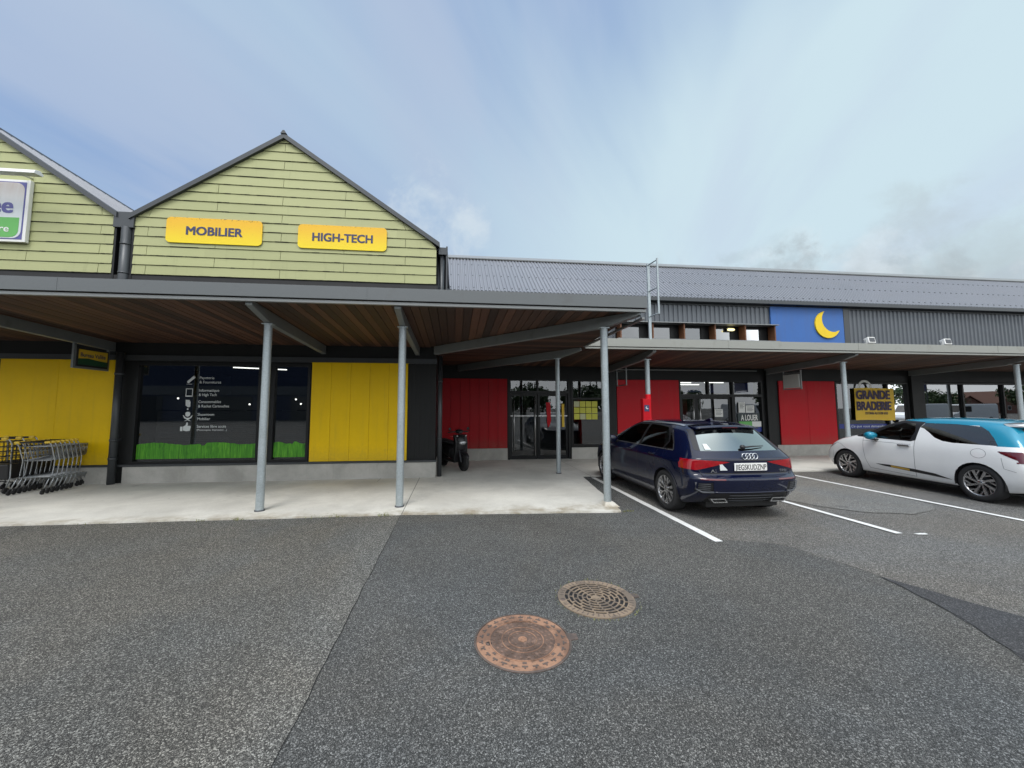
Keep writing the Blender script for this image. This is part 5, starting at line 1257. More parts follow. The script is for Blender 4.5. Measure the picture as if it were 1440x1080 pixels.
    m.build('ring_emblem', M_chrome, t, local=True)
    m = MB(); m.text('A3', (rear_x(.55, .735, .006), .585, .705), -Y3, Z3, .045, .11, 0, .02); m.build('badge', M_chrome, t, local=True); m = MB(); m.text('35 TFSI', (rear_x(-.55, .735, .006), -.43, .705), -Y3, Z3, .036, .20, 0, .02); m.build('badge', M_chrome, t, local=True)
    m = MB(); xs_ = rear_x(.40, .735, .003); m.add([(xs_-.004, .45, .735), (xs_-.004, .335, .735), (xs_-.002, .325, .77), (xs_, .40, .825), (xs_, .45, .825)], [(0, 1, 2, 3, 4)]); m.build('sticker', M_decal, t, local=True)
    m = MB(); l, nn = s.surf((-3, .50, 1.03), (1, 0, 0), .002)
    m.add([s.surf((-3, y, z), (1, 0, 0), .003)[0] for y, z in ((.56, 1.02), (.47, 1.02), (.48, 1.10), (.54, 1.10))], [(0, 1, 2, 3)]); m.build('window_sticker', M_decal, t, local=True)
    m = MB(); a = s.surf((-3, -.02, 1.035), (1, 0, 0), .03)[0]; b = s.surf((-3, -.40, 1.055), (1, 0, 0), .018)[0]; m.tube([a, (a+b)/2+Vector((-.012, 0, .005)), b], .014, 8, r1=.007); m.lathe([(0, -.02), (.035, -.015), (.035, .02), (0, .03)], a, 'X', 12); m.build('wiper', M_plastic, t, local=True)
    for q in (1, -1):
        xe = rear_x(.50*q, .33, .002)-.012
        m = MB(); o_ = [(.34*q, .265), (.56*q, .265), (.615*q, .325), (.38*q, .325)]; i_ = [(.365*q, .278), (.555*q, .278), (.59*q, .312), (.385*q, .312)]
        vs = [(xe, y, z) for y, z in o_]+[(xe, y, z) for y, z in i_]+[(xe+.08, y, z) for y, z in o_]+[(xe+.05, y, z) for y, z in i_]
        m.add(vs, [(k, (k+1) % 4, 4+(k+1) % 4, 4+k) for k in range(4)]+[(k, 8+k, 8+(k+1) % 4, (k+1) % 4) for k in range(4)]+[(4+k, 4+(k+1) % 4, 12+(k+1) % 4, 12+k) for k in range(4)]); m.build('exhaust_trim', M_steelb, t, local=True)
        m = MB(); m.add([(xe+.045, y, z) for y, z in i_], [(0, 1, 2, 3)]); m.build('exhaust_mouth', M_black, t, local=True)
        # blades in front of the corner vents
        m = MB()
        for k in range(4):
            z = .46+.028*k; r0 = s.surf((-3, .63*q, z), (1, 0, 0), .004)[0]; r1 = s.surf((-3, .775*q, z), (1, 0, 0), .004); 
            if r1: m.tube([r0, r1[0]], .005, 6)
        m.build('vent_grille', M_plasticG, t, local=True)
        m = MB(); e = [s.surf((-3, y*q, z), (1, 0, 0), .008) for y, z in ((.58, .43), (.72, .425), (.80, .465), (.805, .565))]; e = [k[0] for k in e if k]
        if len(e) > 1: m.tube(e, .014, 8); m.build('vent_frame', M_plasticG, t, local=True)
    m = MB(); m.tube([s.surf((-3, y, .425), (1, 0, 0), .004)[0] for y in [-.6+.1*k for k in range(13)]], .011, 8); m.build('bumper_blade', M_navy, t, local=True)
    m = MB()
    for k in range(4): m.tube([s.surf((-3, y, .25+.042*k), (1, 0, 0), .003)[0] for y in [-.34+.068*k2 for k2 in range(11)]], .005, 6)
    m.build('diffuser_grille', M_plasticG, t, local=True)
    return t
navy_hatch((4.35, 6.11, 0.012), R(89.9))

# ---------------------------------------------------------------- white hatchback with turquoise roof
def white_hatch(loc, rz):
    t = thing('parked_car', 'white three door hatchback with turquoise roof and mirror, seen from the side', 'car', loc, 'parked cars', rz)
    G = [(0.20, 0.79), (0.33, 0.838), (0.52, 0.856), (0.68, 0.860), (0.84, 0.850), (0.975, 0.822), (1.20, 0.735), (1.405, 0.62)]
    def row(x, top, dx6=None, dx7=None): return (gen(G, [x]*6+[dx6 if dx6 is not None else x, dx7 if dx7 is not None else x])[:7]+[((dx7 if dx7 is not None else x), top, G[7][1])])
    st = [
     ([(-.56, .26, .60), (-.655, .36, .70), (-.69, .54, .745), (-.675, .66, .755), (-.635, .85, .735), (-.565, .985, .68), (-.42, 1.20, .61), (-.30, 1.345, .54)], .035),
     ([(-.48, .23, .72), (-.555, .35, .80), (-.58, .54, .83), (-.565, .68, .835), (-.52, .86, .815), (-.455, .99, .765), (-.32, 1.20, .685), (-.18, 1.372, .585)], .04),
     ([(-.31, .20, .78), (-.33, .34, .835), (-.34, .53, .855), (-.33, .68, .858), (-.31, .85, .845), (-.27, .985, .81), (-.14, 1.20, .72), (.0, 1.395, .605)], .04),
     (row(0.0, 1.412, .08, .2), .04), (row(.42, 1.425, .44, .5), .04), (row(.86, 1.425), .04), (row(1.22, 1.412, 1.22, 1.2), .04),
     ([*gen(G, [1.58]*8)[:6], (1.57, 1.20, .722), (1.44, 1.378, .60)], .045),
     ([*gen(G, [1.88]*8)[:5], (1.88, .97, .82), (1.88, 1.10, .745), (1.86, 1.215, .645)], .05),
     ([(2.12, .2, .79), (2.12, .33, .838), (2.12, .52, .856), (2.12, .68, .86), (2.14, .835, .85), (2.20, .945, .815), (2.24, 1.01, .75), (2.24, 1.035, .66)], .03),
     ([(2.46, .2, .78), (2.46, .34, .838), (2.46, .53, .862), (2.46, .68, .865), (2.48, .82, .85), (2.52, .905, .79), (2.53, .95, .70), (2.52, .97, .58)], .03),
     ([(2.80, .21, .74), (2.82, .34, .81), (2.84, .52, .825), (2.83, .65, .815), (2.82, .765, .785), (2.82, .84, .725), (2.81, .885, .64), (2.80, .905, .53)], .03),
     ([(3.02, .22, .66), (3.07, .33, .735), (3.09, .48, .745), (3.07, .60, .73), (3.03, .70, .695), (2.99, .765, .63), (2.96, .80, .55), (2.93, .825, .46)], .025),
     ([(3.10, .24, .52), (3.18, .33, .60), (3.20, .46, .60), (3.17, .56, .58), (3.12, .645, .54), (3.07, .705, .48), (3.04, .735, .41), (3.01, .755, .34)], .02)]
    cr = [(lambda a, b: a[1] == 4 and b[1] == 4 and a[2] in (0, 5) and a[2] == b[2], 0.15), (lambda a, b: a[1] == 7 and b[1] == 7 and a[0] == 0 and b[0] == 0, 0.8), (lambda a, b: a[1] == 0 and b[1] == 0, 0.4)]
    s = Shell(car_shell(st, 0.08, 0.12, 3, cr))
    notarch = lambda f: SIDE(f)
    for cx in (0.0, 2.464): s.cut(arch(cx, .322, .355), 'side', lambda f: abs(f.calc_center_median().y) > .5, 'arch_hole')
    FD = [(1.93, 1.015), (1.74, 1.0), (1.08, .985), (1.02, 1.17), (1.06, 1.335), (1.30, 1.335), (1.55, 1.245), (1.78, 1.115)]
    RQ = [(.90, 1.345), (.955, 1.255), (.88, 1.235), (.78, 1.165), (.66, 1.07), (.52, 1.015), (.36, .995), (-.275, .995), (-.20, 1.12), (-.10, 1.24), (0.02, 1.315), (.4, 1.343)]
    s.cut(FD, 'side', SIDE, 'glass_front'); s.cut(RQ, 'side', SIDE, 'glass_quarter')
    gl = lambda f: f[s.lay] in (s.regions.index('glass_front'), s.regions.index('glass_quarter'))
    s.cut([(2.22, .985), (1.06, .962), (.975, .99), (.955, 1.26), (.90, 1.36), (1.0, 1.372), (1.38, 1.385), (1.64, 1.31), (1.92, 1.17), (2.34, 1.02)], 'side', lambda f: SIDE(f) and not gl(f), 'trim')
    s.cut([(-.14, 1.325), (1.0, 1.335), (1.60, 1.345), (1.62, 1.40), (1.62, 1.60), (-.6, 1.60), (-.6, 1.30)], 'side', lambda f: f[s.lay] == 0 and (abs(f.calc_center_median().y) > .3 or f.normal.z > .75), 'roof')
    s.cut([(-.40, 1.36), (-.13, 1.36), (.06, 1.33), (-.08, 1.235), (-.18, 1.12), (-.26, .985), (-.54, .99), (-.64, 1.2)], 'side', lambda f: f[s.lay] == 0, 'roof')
    back = lambda f: f.normal.x < -0.2 and f.calc_center_median().x < 0
    s.cut([(-.56, 1.0), (.56, 1.0), (.47, 1.29), (0, 1.31), (-.47, 1.29)], 'rear', back, 'rear_glass')
    s.cut([(.36, .80), (.66, .72), (.95, .74), (.95, .905), (.62, .915)], 'rear', lambda f: f.calc_center_median().x < -.52 and f.normal.x < .3, 'lamp')
    s.cut([(-.36, .80), (-.66, .72), (-.95, .74), (-.95, .905), (-.62, .915)], 'rear', lambda f: f.calc_center_median().x < -.52 and f.normal.x < .3, 'lamp')
    s.cut([(-.28, .905), (-.33, .865), (-.52, .775), (-.80, .735), (-.80, .915)], 'side', lambda f: abs(f.calc_center_median().y) > .6 and f.calc_center_median().x < -.2, 'lamp')
    s.cut([(2.74, .80), (3.02, .70), (3.12, .60), (3.0, .64), (2.86, .72)], 'side', lambda f: abs(f.calc_center_median().y) > .42, 'headlamp')
    s.cut([(1.40, -.56), (2.2, -.69), (2.2, .69), (1.40, .56)], 'top', lambda f: f.calc_center_median().z > 1.0 and f.normal.x > .25 and f[s.lay] == 0, 'windscreen')
    s.cut([(1.78, .415), (1.5, .425), (1.0, .405), (.66, .375), (.40, .305), (.56, .315), (1.0, .345), (1.60, .385)], 'side', lambda f: abs(f.calc_center_median().y) > .6, 'moulding')
    body = s.part('body', 'body', M_pwhite, t); s.part('roof', 'roof', M_turq, t); [s.part('trim', 'window_trim', M_plastic, t, 0.0, (lambda c, d=d: c.y*d > 0)) for d in (1, -1)]
    for d in (1, -1):
        sp = lambda c, d=d: c.y*d > 0
        s.part('glass_front', 'door_glass', M_carglassC, t, -.004, sp); s.part('glass_quarter', 'quarter_glass', M_carglass, t, -.004, sp); s.part('lamp', 'taillight', M_redlampD, t, .004, sp); s.part('headlamp', 'headlight', M_headl, t, .003, sp); s.part('moulding', 'side_moulding', M_plastic, t, .004, sp)
        m = MB(); s.ribbon(m, [(1.46, .400), (1.10, .378)], 'side', .040, .006, d); m.build('gold_insert', M_gold, t, local=True)
        m = MB(); 
        for z, yy in ((.865, .80), (.775, .80)): pass
        ln = [(-3, .50*d, .84), (-3, .58*d, .87), (-3, .68*d, .865), (-3, .70*d, .81), (-3, .62*d, .775)]
        pts = [s.surf(p, (1, 0, 0), .006) for p in ln]; m.tube([p[0] for p in pts if p], .012, 8); m.build('light_guide', M_white, t, local=True)
    s.part('rear_glass', 'rear_window', M_carglass, t, -.003); s.part('windscreen', 'windscreen', M_carglassC, t, -.003)
    m = MB()
    for sd in (1, -1):
        s.ribbon(m, [(2.05, .98), (2.03, .72), (2.0, .5), (1.92, .30), (1.0, .262)], 'side', .006, .0012, sd); s.ribbon(m, [(.985, .99), (.985, .6), (1.0, .262)], 'side', .007, .0012, sd)
        s.ribbon(m, [(2.06, .905), (1.05, .90)], 'side', .005, .001, sd)
        s.ribbon(m, [(-.33, .80+.0), (-.36, .62), (-.50, .58)], 'side', .005, .0012, sd)
        s.ribbon(m, [(-.03+.105*math.cos(R(a)), .845+.082*math.sin(R(a))) for a in range(0, 361, 20)], 'side', .005, .0012, sd)
        s.ribbon(m, [(2.45, .68), (2.62, .78), (2.80, .80)], 'side', .005, .0012, sd)
        s.ribbon(m, [(2.84, .60), (2.86, .44), (2.80, .36)], 'side', .005, .0012, sd)
    m.build('panel_gap', M_plasticG, body, local=True)
    m = MB()
    for cx in (0.0, 2.464):
        for sd in (1, -1):
            n = 18; vs = []
            for k in range(n+1):
                a = R(-12)+R(204)*k/n
                for y in (.845, .822, .55): vs.append((cx+.353*math.cos(a), y*sd, .315+.353*math.sin(a)))
            m.add(vs, [(3*k+e, 3*k+1+e, 3*k+4+e, 3*k+3+e) for k in range(n) for e in (0, 1)])
            m.add([(cx+.353*math.cos(R(-12)+R(204)*k/n), .55*sd, .315+.353*math.sin(R(-12)+R(204)*k/n)) for k in range(n+1)], [tuple(range(n+1))])
    m.box(-.50, 3.0, -.54, .54, .17, .30); m.box(.38, 2.06, -.76, .76, .17, .26)
    m.build('underbody', M_black, t, local=True)
    m = MB()
    for y in (.34, -.34):
        for x in (1.12, .22):
            m.prism([(x-.20, .42), (x+.28, .42), (x+.28, .54), (x-.02, .56), (x-.20, 1.06), (x-.30, 1.04)], 'Y', y-.22, y+.22)
            m.prism([(x-.29, 1.07), (x-.19, 1.07), (x-.20, 1.22), (x-.29, 1.22)], 'Y', y-.11, y+.11)
    m.prism([(1.62, .82), (1.80, .985), (2.16, 1.0), (2.16, .5), (1.72, .5)], 'Y', -.72, .72); m.box(-.42, .0, -.55, .55, .85, .88)
    m.build('seats', M_seat, t, local=True)
    m = MB(); c = Vector((1.50, .34, .99)); n = 28
    m.tube([c+Vector((.06*math.sin(2*PI*k/n), .185*math.cos(2*PI*k/n), .175*math.sin(2*PI*k/n))) for k in range(n+1)], .016, 8, cap=False); m.tube([c, c+Vector((.18, 0, -.06))], .03, 8); m.obox(c, (.015, 0, 0), (0, .16, 0), (0, 0, .022)); m.build('steering_wheel', M_plastic, t, local=True)
    for x in (0.0, 2.464):
        for sd in (1, -1): wheel(t, x, sd*.735, sd, .322, .21, .230, 'swirl')
    m = MB(); n = 12; vs = []
    for k in range(n+1):
        u = -1+2*k/n; y = .55*u; c2 = 1-u*u
        vs += [(-.20-.03*c2, y, 1.375+.030*c2), (-.44-.055*c2, y*.97, 1.345+.028*c2), (-.445-.055*c2, y*.97, 1.325+.028*c2), (-.26-.03*c2, y, 1.325+.02*c2)]
    m.add(vs, [(4*k+e, 4*k+(e+1) % 4, 4*k+4+(e+1) % 4, 4*k+4+e) for k in range(n) for e in range(4)], 0, True); m.add(vs[:4], [(0, 1, 2, 3)]); m.add(vs[-4:], [(0, 1, 2, 3)])
    m.build('spoiler', M_pwhite, t, local=True)
    for sd in (1, -1):
        m = MB(); m.lathe([(0.0, -.12), (.06, -.105), (.085, -.03), (.088, .03), (.070, .09), (0, .105)], (1.74, sd*.965, 1.035), 'Y', 18); mo = m.build('mirror', M_turq, t, local=True)
        q = MB(); q.box(1.70, 1.80, min(sd*.80, sd*.93), max(sd*.80, sd*.93), .935, .965); q.build('mirror_arm', M_plastic, mo, 0.01, local=True)
        l, nn = s.surf((1.17, 2*sd, .865), (0, -sd, 0), .022)
        m = MB(); m.obox(l, (.11, 0, 0), (0, .012, 0), (0, 0, .016)); h = m.build('handle', M_chrome, t, 0.009, local=True)
        m = MB(); m.obox(l-Vector((0, sd*.019, .004)), (.135, 0, 0), (0, .003, 0), (0, 0, .034)); m.build('handle_recess', M_pwhite, h, 0.002, local=True)
    return t
white_hatch((10.14, 5.94, 0.012), R(86.3))
# ================================================================== SHOPPING CARTS (nose towards +Y)
def make_cart():
    t = thing('shopping_cart', 'chrome cart', 'shopping cart', (0, 0, 0), 'nested chrome shopping carts')
    w0, w1 = .26, .17                                  # half width at handle and nose
    def hw(y): return w0+(w1-w0)*y/.80
    m = MB()
    rim = [(-hw(.06), .06, .90), (-hw(.72), .72, .86), (-hw(.80)*.6, .81, .855), (hw(.80)*.6, .81, .855), (hw(.72), .72, .86), (hw(.06), .06, .90)]
    m.tube(rim+[rim[0]], .007, 6)
    bot = [(-hw(.12)*.9, .12, .62), (-hw(.70)*.8, .70, .70), (hw(.70)*.8, .70, .70), (hw(.12)*.9, .12, .62)]
    m.tube(bot+[bot[0]], .006, 6)
    for z in (.70, .78, .85):
        u = (z-.60)/.30; yn = .70+.11*u; zs = z
        m.tube([(-hw(.1)*(.9+.1*u), .10, zs), (-hw(yn)*.9, yn, zs+.02*(1-u)), (hw(yn)*.9, yn, zs+.02*(1-u)), (hw(.1)*(.9+.1*u), .10, zs)], .0035, 5)
    for k in range(9):
        y = .14+.07*k
        for s in (-1, 1): m.tube([(s*hw(y), y, .895-.05*y), (s*hw(y)*.88, y, .60+.14*y)], .0032, 5)
        m.tube([(-hw(y)*.88, y, .60+.14*y), (hw(y)*.88, y, .60+.14*y)], .003, 5)
    for k in range(6):
        u = -1+2*k/5; m.tube([(u*.16, .81, .855), (u*.14, .70, .70)], .0032, 5)
    m.build('basket', M_wire, t, local=True)
    m = MB()
    for s in (-1, 1):
        m.tube([(s*.27, .02, .97), (s*.27, .07, .90), (s*.265, .16, .62), (s*.262, .13, .34), (s*.262, .08, .28), (s*.27, -.02, .10)], .011, 8)
        m.tube([(s*.262, .12, .30), (s*.20, .75, .20), (s*.18, .80, .11)], .010, 8)
    m.tube([(-.262, .12, .31), (.262, .12, .31)], .009, 8); m.tube([(-.20, .74, .205), (.20, .74, .205)], .009, 8)
    m.build('frame', M_wire, t, local=True)
    m = MB(); m.tube([(-.20, .0, .985), (.20, .0, .985)], .016, 10); h = m.build('handle', M_plastic, t, local=True)
    for s in (-1, 1):
        m = MB(); m.lathe([(0, -.045), (.020, -.042), (.026, 0), (.022, .045), (0, .05)], (s*.245, .005, .985), 'X', 12); m.build('handle_cap', M_capY, h, local=True)
    for x, y in ((-.27, -.03), (.27, -.03), (-.18, .81), (.18, .81)):
        m = MB(); m.lathe([(0, -.013), (.038, -.013), (.043, 0), (.038, .013), (0, .013)], (x, y-.015, .043), 'X', 14); m.obox((x, y, .088), (.016, 0, 0), (0, .022, 0), (0, 0, .022)); m.build('caster', M_rubber, t, local=True)
    return t
cart = make_cart()
names = ['nearest the car park', 'second from the near end', 'third from the near end', 'fourth from the near end', 'third from the wall end', 'second from the wall end', 'nearest the wall']
for i in range(7):
    o = cart if i == 0 else copy_tree(cart)
    o.location = (-8.06-.012*i, 8.42+.105*i, .028); o.rotation_euler = (0, 0, R(3+0.4*(i % 3)))
    o['label'] = 'chrome wire cart with yellow handle caps in the nested row, '+names[i]
def make_bin_cart():
    t = thing('shopping_cart', 'black cart', 'shopping cart', (0, 0, 0), 'black basket carts')
    m = MB()
    for z in (.98, .88, .78, .68, .58): m.tube([(-.28, 0, z), (-.25, .62, z-.02), (.25, .62, z-.02), (.28, 0, z), (-.28, 0, z)], .006, 6)
    for k in range(8):
        y = .02+.085*k
        for s in (-1, 1): m.tube([(s*(.28-.045*y), y, .975), (s*(.28-.045*y), y, .56)], .005, 5)
    m.build('basket', M_wireB, t, local=True)
    m = MB(); m.prism([(0.02, .26), (.60, .30), (.62, .56), (0, .56)], 'X', -.25, .25); m.build('bin', M_plastic, t, 0.02, local=True)
    m = MB()
    for s in (-1, 1): m.tube([(s*.27, -.05, 1.05), (s*.27, .02, .95), (s*.26, .05, .3), (s*.25, 0, .1)], .013, 8); m.tube([(s*.26, .05, .28), (s*.22, .62, .12)], .012, 8)
    m.build('frame', M_wire, t, local=True)
    m = MB(); m.tube([(-.24, -.06, 1.05), (.24, -.06, 1.05)], .02, 10); h = m.build('handle', M_plastic, t, local=True)
    for s in (-1, 1):
        m = MB(); m.lathe([(0, -.05), (.024, -.045), (.03, 0), (.024, .045), (0, .05)], (s*.22, -.06, 1.055), 'X', 12); m.build('handle_cap', M_capY, h, local=True)
    for x, y in ((-.25, 0), (.25, 0), (-.2, .62), (.2, .62)):
        m = MB(); m.lathe([(0, -.016), (.055, -.016), (.06, 0), (.055, .016), (0, .016)], (x, y, .06), 'X', 14); m.build('caster', M_rubber, t, local=True)
    return t
bc = make_bin_cart()
for i in range(3):
    o = bc if i == 0 else copy_tree(bc)
    o.location = (-8.80, 8.52+.24*i, .028); o.rotation_euler = (0, 0, R(2))
    o['label'] = 'black basket cart left of the chrome carts, '+('nearest the car park', 'in the middle of its row', 'nearest the yellow panel')[i]

# ================================================================== SCOOTER
sc = thing('scooter', 'black motor scooter parked in front of the red panel behind the corner downpipe', 'scooter', (-0.02, 10.72, 0.028), None, R(-62)); sc.scale = (0.92, 0.92, 0.92)
def lb(m, secs, n=18, mi=0):
    """loft of rounded sections (x, z centre, half width, half height)"""
    vs = []
    for x, z, a, b in secs:
        for k in range(n):
            q = 2*PI*k/n; ca, sa = math.cos(q), math.sin(q)
            vs.append((x, a*math.copysign(abs(ca)**.8, ca), z+b*math.copysign(abs(sa)**.8, sa)))
    L = len(secs); m.add(vs, [(i*n+k, i*n+(k+1) % n, (i+1)*n+(k+1) % n, (i+1)*n+k) for i in range(L-1) for k in range(n)]+[tuple(range(n))[::-1], tuple(range((L-1)*n, L*n))], mi, True)
for x, nm in ((.62, 'wheel'), (-.62, 'wheel')):
    m = MB(); m.lathe([(.15, -.05), (.22, -.058), (.25, -.035), (.255, 0), (.25, .035), (.22, .058), (.15, .05)], (x, 0, .255), 'Y', 32); w_ = m.build('wheel', M_rubber, sc, local=True)
    m = MB(); m.lathe([(0, -.03), (.155, -.045), (.155, .045), (0, .03)], (x, 0, .255), 'Y', 20); m.build('rim', M_rimdark, w_, local=True)
m = MB(); lb(m, [(.40, .52, .02, .05), (.52, .53, .075, .04), (.70, .50, .08, .05), (.86, .42, .05, .05), (.90, .38, .02, .03)]); m.build('front_fender', M_plastic, sc, local=True)
m = MB()
for s in (-1, 1): m.tube([(.62, .075*s, .255), (.50, .075*s, .60)], .024, 8)
m.build('fork', M_plasticG, sc, local=True)
m = MB(); m.prism([(.34, .22), (.40, .22), (.50, .52), (.52, .80), (.44, 1.0), (.34, 1.02), (.36, .78), (.38, .5)], 'Y', -.20, .20); lb(m, [(.42, .74, .20, .30), (.50, .74, .17, .26), (.56, .76, .09, .16), (.58, .78, .03, .06)]); m.build('front_shield', M_plastic, sc, 0.02, local=True)
m = MB(); lb(m, [(.545, .80, .12, .06), (.585, .79, .10, .05), (.60, .785, .05, .02)]); m.build('headlight', M_headl, sc, local=True)
m = MB(); lb(m, [(.24, 1.08, .05, .04), (.32, 1.10, .11, .07), (.42, 1.10, .10, .06), (.48, 1.08, .04, .03)]); hd = m.build('handlebar_cowl', M_plastic, sc, local=True)
m = MB(); m.tube([(.30, -.34, 1.08), (.34, -.12, 1.10), (.34, .12, 1.10), (.30, .34, 1.08)], .018, 8); m.build('handlebar', M_plastic, hd, local=True)
for s in (-1, 1):
    m = MB(); m.tube([(.32, .20*s, 1.10), (.34, .29*s, 1.16)], .007, 6); m.lathe([(0, -.012), (.04, -.01), (.045, 0), (.04, .01), (0, .012)], (.34, .30*s, 1.18), 'X', 14); m.build('mirror', M_plastic, sc, local=True)
m = MB(); m.lathe([(0, -.01), (.03, 0), (0, .012)], (.50, .14, .98), 'X', 10); m.lathe([(0, -.01), (.03, 0), (0, .012)], (.50, -.14, .98), 'X', 10); m.build('indicator', M_headl, sc, local=True)
m = MB(); m.box(-.30, .40, -.16, .16, .22, .28); lb(m, [(-.88, .66, .04, .04), (-.70, .62, .14, .12), (-.40, .55, .16, .17), (-.10, .50, .16, .20), (.0, .44, .14, .16)]); m.build('body', M_plastic, sc, 0.01, local=True)
m = MB(); lb(m, [(-.86, .80, .05, .03), (-.70, .80, .13, .045), (-.30, .77, .15, .05), (-.02, .74, .10, .04), (.03, .73, .04, .03)]); m.build('seat', M_seat, sc, local=True)

# ================================================================== COVERS IN THE ROAD
mc = thing('manhole_cover', 'large rusty solid manhole cover nearest the camera in the asphalt', 'manhole cover', (.50, 2.865, .006))
rr = .335
def at(m): return m
m = MB(); m.lathe([(rr+.012, .001), (rr+.012, .006), (rr, .008), (rr, .002)], (0, 0, 0), 'Z', 72, smooth=False); m.build('frame_ring', M_rustdk, mc, local=True)
m = MB(); m.lathe([(0, .006), (rr-.004, .006), (rr-.003, .002)], (0, 0, 0), 'Z', 72, smooth=False); lid = m.build('lid', M_rust, mc, local=True)
m = MB(); pts = [(.235*math.cos(2*PI*k/64)*(1+.05*math.sin(5*k)*(k % 3 == 0)), .225*math.sin(2*PI*k/64)) for k in range(64)]; m.prism(pts, 'Z', .006, .0072); m.build('worn_centre', M_rustin, lid, local=True)
m = MB()
for r0, r1, h in ((.098, .104, .010), (.146, .153, .010), (.232, .240, .010)): m.lathe([(r0, .005), (r0, h), (r1, h), (r1, .005)], (0, 0, 0), 'Z', 64, smooth=False)
m.lathe([(0, .013), (.009, .013), (.011, .0075), (.022, .0075), (.024, .012), (.031, .012), (.033, .005)], (0, 0, 0), 'Z', 32, smooth=False)
m.build('raised_rings', M_rust, lid, local=True)
m = MB(); rn = random.Random(8)
for ring, n, s in ((.205, 26, .011), (.172, 22, .010), (.125, 15, .010), (.075, 10, .009)):
    for k in range(n):
        a = 2*PI*k/n+ring*9; p = Vector((ring*math.cos(a), ring*math.sin(a), .0085)); u = Vector((math.cos(a), math.sin(a), 0)); v = Vector((-u.y, u.x, 0))
        m.obox(p, u*s*.75, v*s, Vector((0, 0, .0025)))
m.build('studs', M_ruststud, lid, local=True)
m = MB()
for k in range(26):
    a = 2*PI*k/26; u = Vector((math.cos(a), math.sin(a), 0)); v = Vector((-u.y, u.x, 0)); c = u*.290+Vector((0, 0, .0075))
    m.obox(c, u*.006, v*.020, Vector((0, 0, .0015))); m.obox(c+u*.012, u*.010, v*.005, Vector((0, 0, .0017)))
for k in range(14):
    a = 2*PI*k/14+.1; u = Vector((math.cos(a), math.sin(a), 0)); v = Vector((-u.y, u.x, 0)); m.obox(u*.255+Vector((0, 0, .0072)), u*.009, v*.014, Vector((0, 0, .0014)))
m.build('dark_marks', M_rustdk, lid, local=True)
m = MB(); m.lathe([(0, .0075), (.022, .0075), (.022, .006)], (-.245, -.02, 0), 'Z', 20); m.build('key_hole', M_black, lid, local=True)
m = MB(); m.prism([(.325, -.045), (.40, -.035), (.405, .03), (.325, .045)], 'Z', .0, .007); m.build('hinge', M_rustdk, mc, local=True)
m = MB(); m.text('FONTE D400', (-.10, .213, .009), X3, Y3, .020, .20, .003, .01); m.build('casting_letters', M_rust, lid, local=True)
gc = thing('drain_cover', 'round cast iron drain grating with concentric slots behind the rusty manhole cover', 'drain cover', (1.245, 3.395, .006))
gr = .325
m = MB(); m.lathe([(0, .0012), (gr, .0012)], (0, 0, 0), 'Z', 48); m.build('pit', M_black, gc, local=True)
m = MB()
m.lathe([(gr+.006, .0), (gr+.006, .009), (.268, .009), (.268, .002)], (0, 0, 0), 'Z', 72, smooth=False)
for k in range(6):
    r0 = .030+.040*k
    m.lathe([(r0, .002), (r0, .0085), (r0+.013, .0085), (r0+.013, .002)], (0, 0, 0), 'Z', 64, smooth=False)
m.lathe([(0, .010), (.030, .010)], (0, 0, 0), 'Z', 24)
for k in range(6):
    for j in range(6+2*k):
        a = 2*PI*(j+.5*(k % 2))/(6+2*k)+.2; u = Vector((math.cos(a), math.sin(a), 0)); v = Vector((-u.y, u.x, 0)); m.obox(u*(.0565+.040*k)+Vector((0, 0, .0052)), u*.0145, v*.006, Vector((0, 0, .003)))
gt = m.build('grating', M_iron, gc, local=True)
m = MB()
for k in range(44):
    a = 2*PI*k/44
    if abs(math.sin(a)) < .22: continue
    u = Vector((math.cos(a), math.sin(a), 0)); v = Vector((-u.y, u.x, 0)); m.obox(u*.297+Vector((0, 0, .0093)), u*.018, v*.004, Vector((0, 0, .0012)))
m.lathe([(0, .0102), (.022, .0102), (.024, .009)], (-.297, 0, 0), 'Z', 16); m.build('rim_slots', M_rustdk, gt, local=True)
m = MB(); m.prism([(.315, -.03), (.385, -.025), (.39, .02), (.35, .04), (.315, .03)], 'Z', 0, .008); m.build('hinge', M_rustdk, gc, local=True)

# ================================================================== WEEDS
m = MB(); rn = random.Random(14)
def tuft(x, y, n, h, sp):
    for k in range(n):
        bx, by = x+rn.gauss(0, sp), y+rn.gauss(0, sp*.35); a = rn.uniform(0, 2*PI); l = h*rn.uniform(.4, 1.1); w = rn.uniform(.002, .005)
        d = Vector((math.cos(a), math.sin(a), 0)); s = Vector((-d.y, d.x, 0))*w; p = Vector((bx, by, .004)); q = p+d*l*.45+Vector((0, 0, l*.7)); r_ = p+d*l*.95+Vector((0, 0, l*.75))
        m.add([p-s, p+s, q+s*.7, q-s*.7, r_], [(0, 1, 2, 3), (3, 2, 4)])
for x, y, n, h, sp in ((-1.05, 6.25, 26, .06, .05), (-2.0, 6.27, 40, .05, .12), (-1.75, 6.27, 22, .05, .06), (-3.2, 6.28, 26, .05, .06), (-3.7, 6.28, 16, .045, .04), (2.74, 6.05, 34, .04, .045), (2.84, 6.09, 16, .03, .04), (1.0, 6.11, 10, .03, .05), (-5.2, 6.30, 14, .03, .1), (.2, 6.18, 8, .03, .05)): tuft(x, y, n, h, sp)
for k in range(60): tuft(1.245+.36*math.cos(k*.11-1.2)+.01, 3.395+.36*math.sin(k*.11-1.2), 1, .02, .006)
tag(m.build('weeds', M_weed), kind='stuff')

